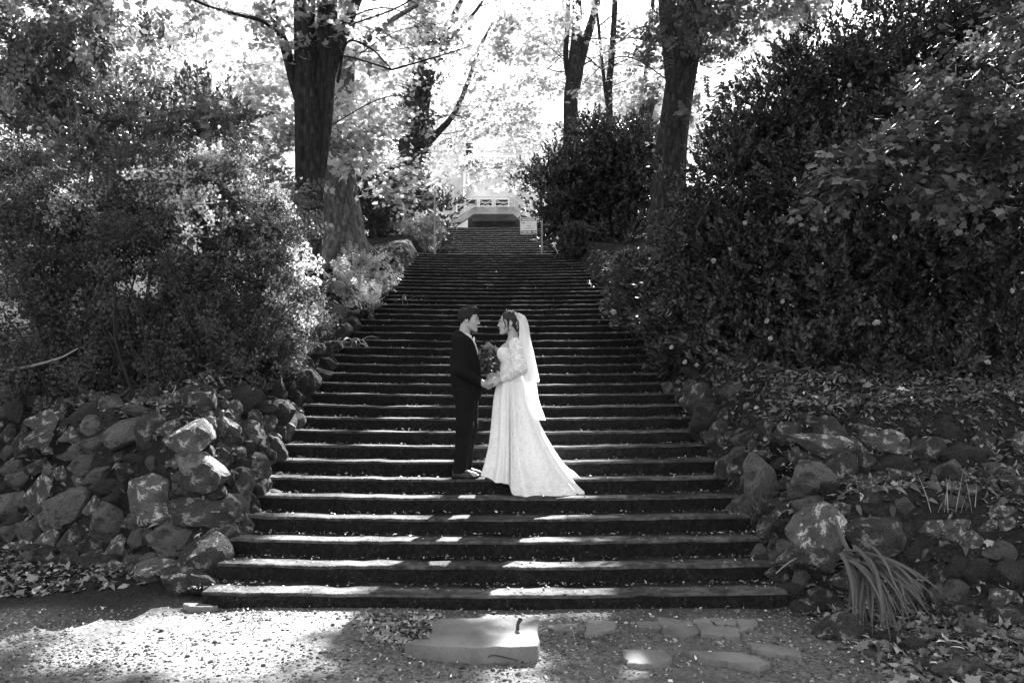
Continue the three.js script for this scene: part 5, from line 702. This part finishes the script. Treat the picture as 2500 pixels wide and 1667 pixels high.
  // hair: parted, swept back to a low bun, a vine of small flowers over it
  const hF = any([[-0.02, 0.04, 0, 0.106, 0.094, 0.084], [-0.09, -0.015, 0, 0.05, 0.06, 0.055], [-0.075, -0.06, 0, 0.035, 0.05, 0.04]], 0.03), hl = (x) => (x > 0.05 ? lerp(0.035, 0.085, clamp((x - 0.05) / 0.03, 0, 1)) : x > -0.03 ? lerp(-0.03, 0.035, sst(x, 0.0, 0.05)) : -0.12);
  const put = (g) => F(g.applyMatrix4(new THREE.Matrix4().compose(hp, tilt, V(1.02, 1.02, 1.02))));
  const hair = obj('hair', put(nets((x, y, z) => smax(hF(x, y, z) + 0.004 * Math.sin((x * 0.7 + y) * 150 + 6 * n3(x * 12, y * 12, z * 12, 2)) * 0.8, hl(x) - y, 0.01), [-0.17, -0.14, -0.12], [0.12, 0.16, 0.12], 0.0045)), mHairF, p);
  for (const s of [-1, 1]) { obj('hair_strand', put(limb([[V(0.066, 0.07, 0.05 * s), 0.007], [V(0.06, 0.02, 0.064 * s), 0.005], [V(0.044, -0.03, 0.064 * s), 0.004], [V(0.05, -0.075, 0.058 * s), 0.0025]], 6, 0.1, 2)), mHairF, hair); obj('hair_strand', put(limb([[V(0.02, 0.03, 0.078 * s), 0.012], [V(0.016, -0.03, 0.074 * s), 0.007], [V(0.01, -0.09, 0.06 * s), 0.003]], 6, 0.1, 2)), mHairF, hair); }
  const r = rng(5), vine = []; for (let i = 0; i < 60; i++) { const t = i / 60, s = i % 2 ? 1 : -1, a = t * 2.2, q = V(0.03 - 0.125 * Math.sin(a) * 0.95, 0.125 - 0.16 * t * t - 0.02 * t, s * (0.02 + 0.066 * Math.sin(Math.min(1.6, a + 0.4)))); const g = new THREE.IcosahedronGeometry(0.0045 + 0.004 * r(), 0); g.scale(1, 0.6, 1); g.translate(q.x + 0.008 * gauss(r), q.y + 0.008 * gauss(r), q.z + 0.006 * s); vine.push(g); } obj('hair_vine', put(mergeGeometries(vine)), M(0.75), hair, 'stuff');
  for (const s of [-1, 1]) { obj('earring', put(new THREE.SphereGeometry(0.007, 8, 6).translate(-0.004, -0.052, s * 0.08)), M(0.8, { roughness: 0.2 }), p); }
  faceLines(p, put, 0.0026, 0);
  const lip = new THREE.SphereGeometry(1, 10, 8).scale(0.008, 0.009, 0.02).translate(0.096, -0.063, 0); obj('lips', put(lip), M(0.16, { roughness: 0.4 }), p);
}
{ // the bouquet between them
  const c = at(1195, 885, 8.8), b = thing('bouquet', 'bouquet of pale roses and dark foliage held between the couple', 'bouquet', c), r = rng(91), rose = BL, mRose = leafM(0.42, 0.2, 0.7);
  for (let i = 0; i < 64; i++) { const up = i < 32, a = r() * 6.28, e = up ? 0.15 + 1.3 * r() : -0.7 + 0.9 * r(), rr = 0.115 * (0.85 + 0.25 * r()), d = V(Math.cos(a) * Math.cos(e), Math.sin(e), Math.sin(a) * Math.cos(e)); const o = obj('rose', rose[i % 2], up ? mRose : [M(0.12, { side: THREE.DoubleSide }), M(0.06, { side: THREE.DoubleSide }), M(0.3, { side: THREE.DoubleSide })][i % 3], b); o.position.copy(d.clone().multiply(V(1, 1.25, 0.95)).multiplyScalar(rr)).add(V(0, 0.02, 0)); o.quaternion.setFromUnitVectors(V(0, 0, 1), d); o.scale.setScalar(0.75 + 0.45 * r()); }
  for (let i = 0; i < 110; i++) { const a = r() * 6.28, e = -1.2 + 2.3 * r(), d = V(Math.cos(a) * Math.cos(e), Math.sin(e), Math.sin(a) * Math.cos(e)); const o = obj('leaf', leaf(0.07, 0.025, 0.3, 0.3), i % 4 ? mDarkLeaf : mAzalea, b); o.position.copy(d.clone().multiplyScalar(0.08)); o.quaternion.setFromUnitVectors(V(0, 1, 0), d.clone().add(V(0, 0.2, 0)).normalize()); }
  for (let i = 0; i < 9; i++) { const a = i * 0.7, g = obj('stem', limb([[V(0.05 * Math.cos(a), -0.05, 0.05 * Math.sin(a)), 0.004], [V(0.012 * Math.cos(a), -0.15, 0.012 * Math.sin(a)), 0.004], [V(0.03 * Math.cos(a + 2), -0.25, 0.03 * Math.sin(a + 2)), 0.003]], 5, 0, 1), mTwig, b); }
  for (let i = 0; i < 8; i++) { const a = r() * 6.28; const o = obj('sprig', limb([[V(0.04 * Math.cos(a), 0.08, 0.04 * Math.sin(a)), 0.0025], [V(0.09 * Math.cos(a), 0.17 + 0.03 * r(), 0.07 * Math.sin(a)), 0.0015]], 4, 0, 1), mTwig, b); const f = obj('bud', new THREE.IcosahedronGeometry(0.006, 1), mBloom, o); f.position.set(0.09 * Math.cos(a), 0.18, 0.07 * Math.sin(a)); }
  obj('foliage_core', solid([[0, -0.03, 0, 0.04, 0.07, 0.04]], 0.01, 0.012), mDarkLeaf, b);
}
renderer.render(scene, camera);
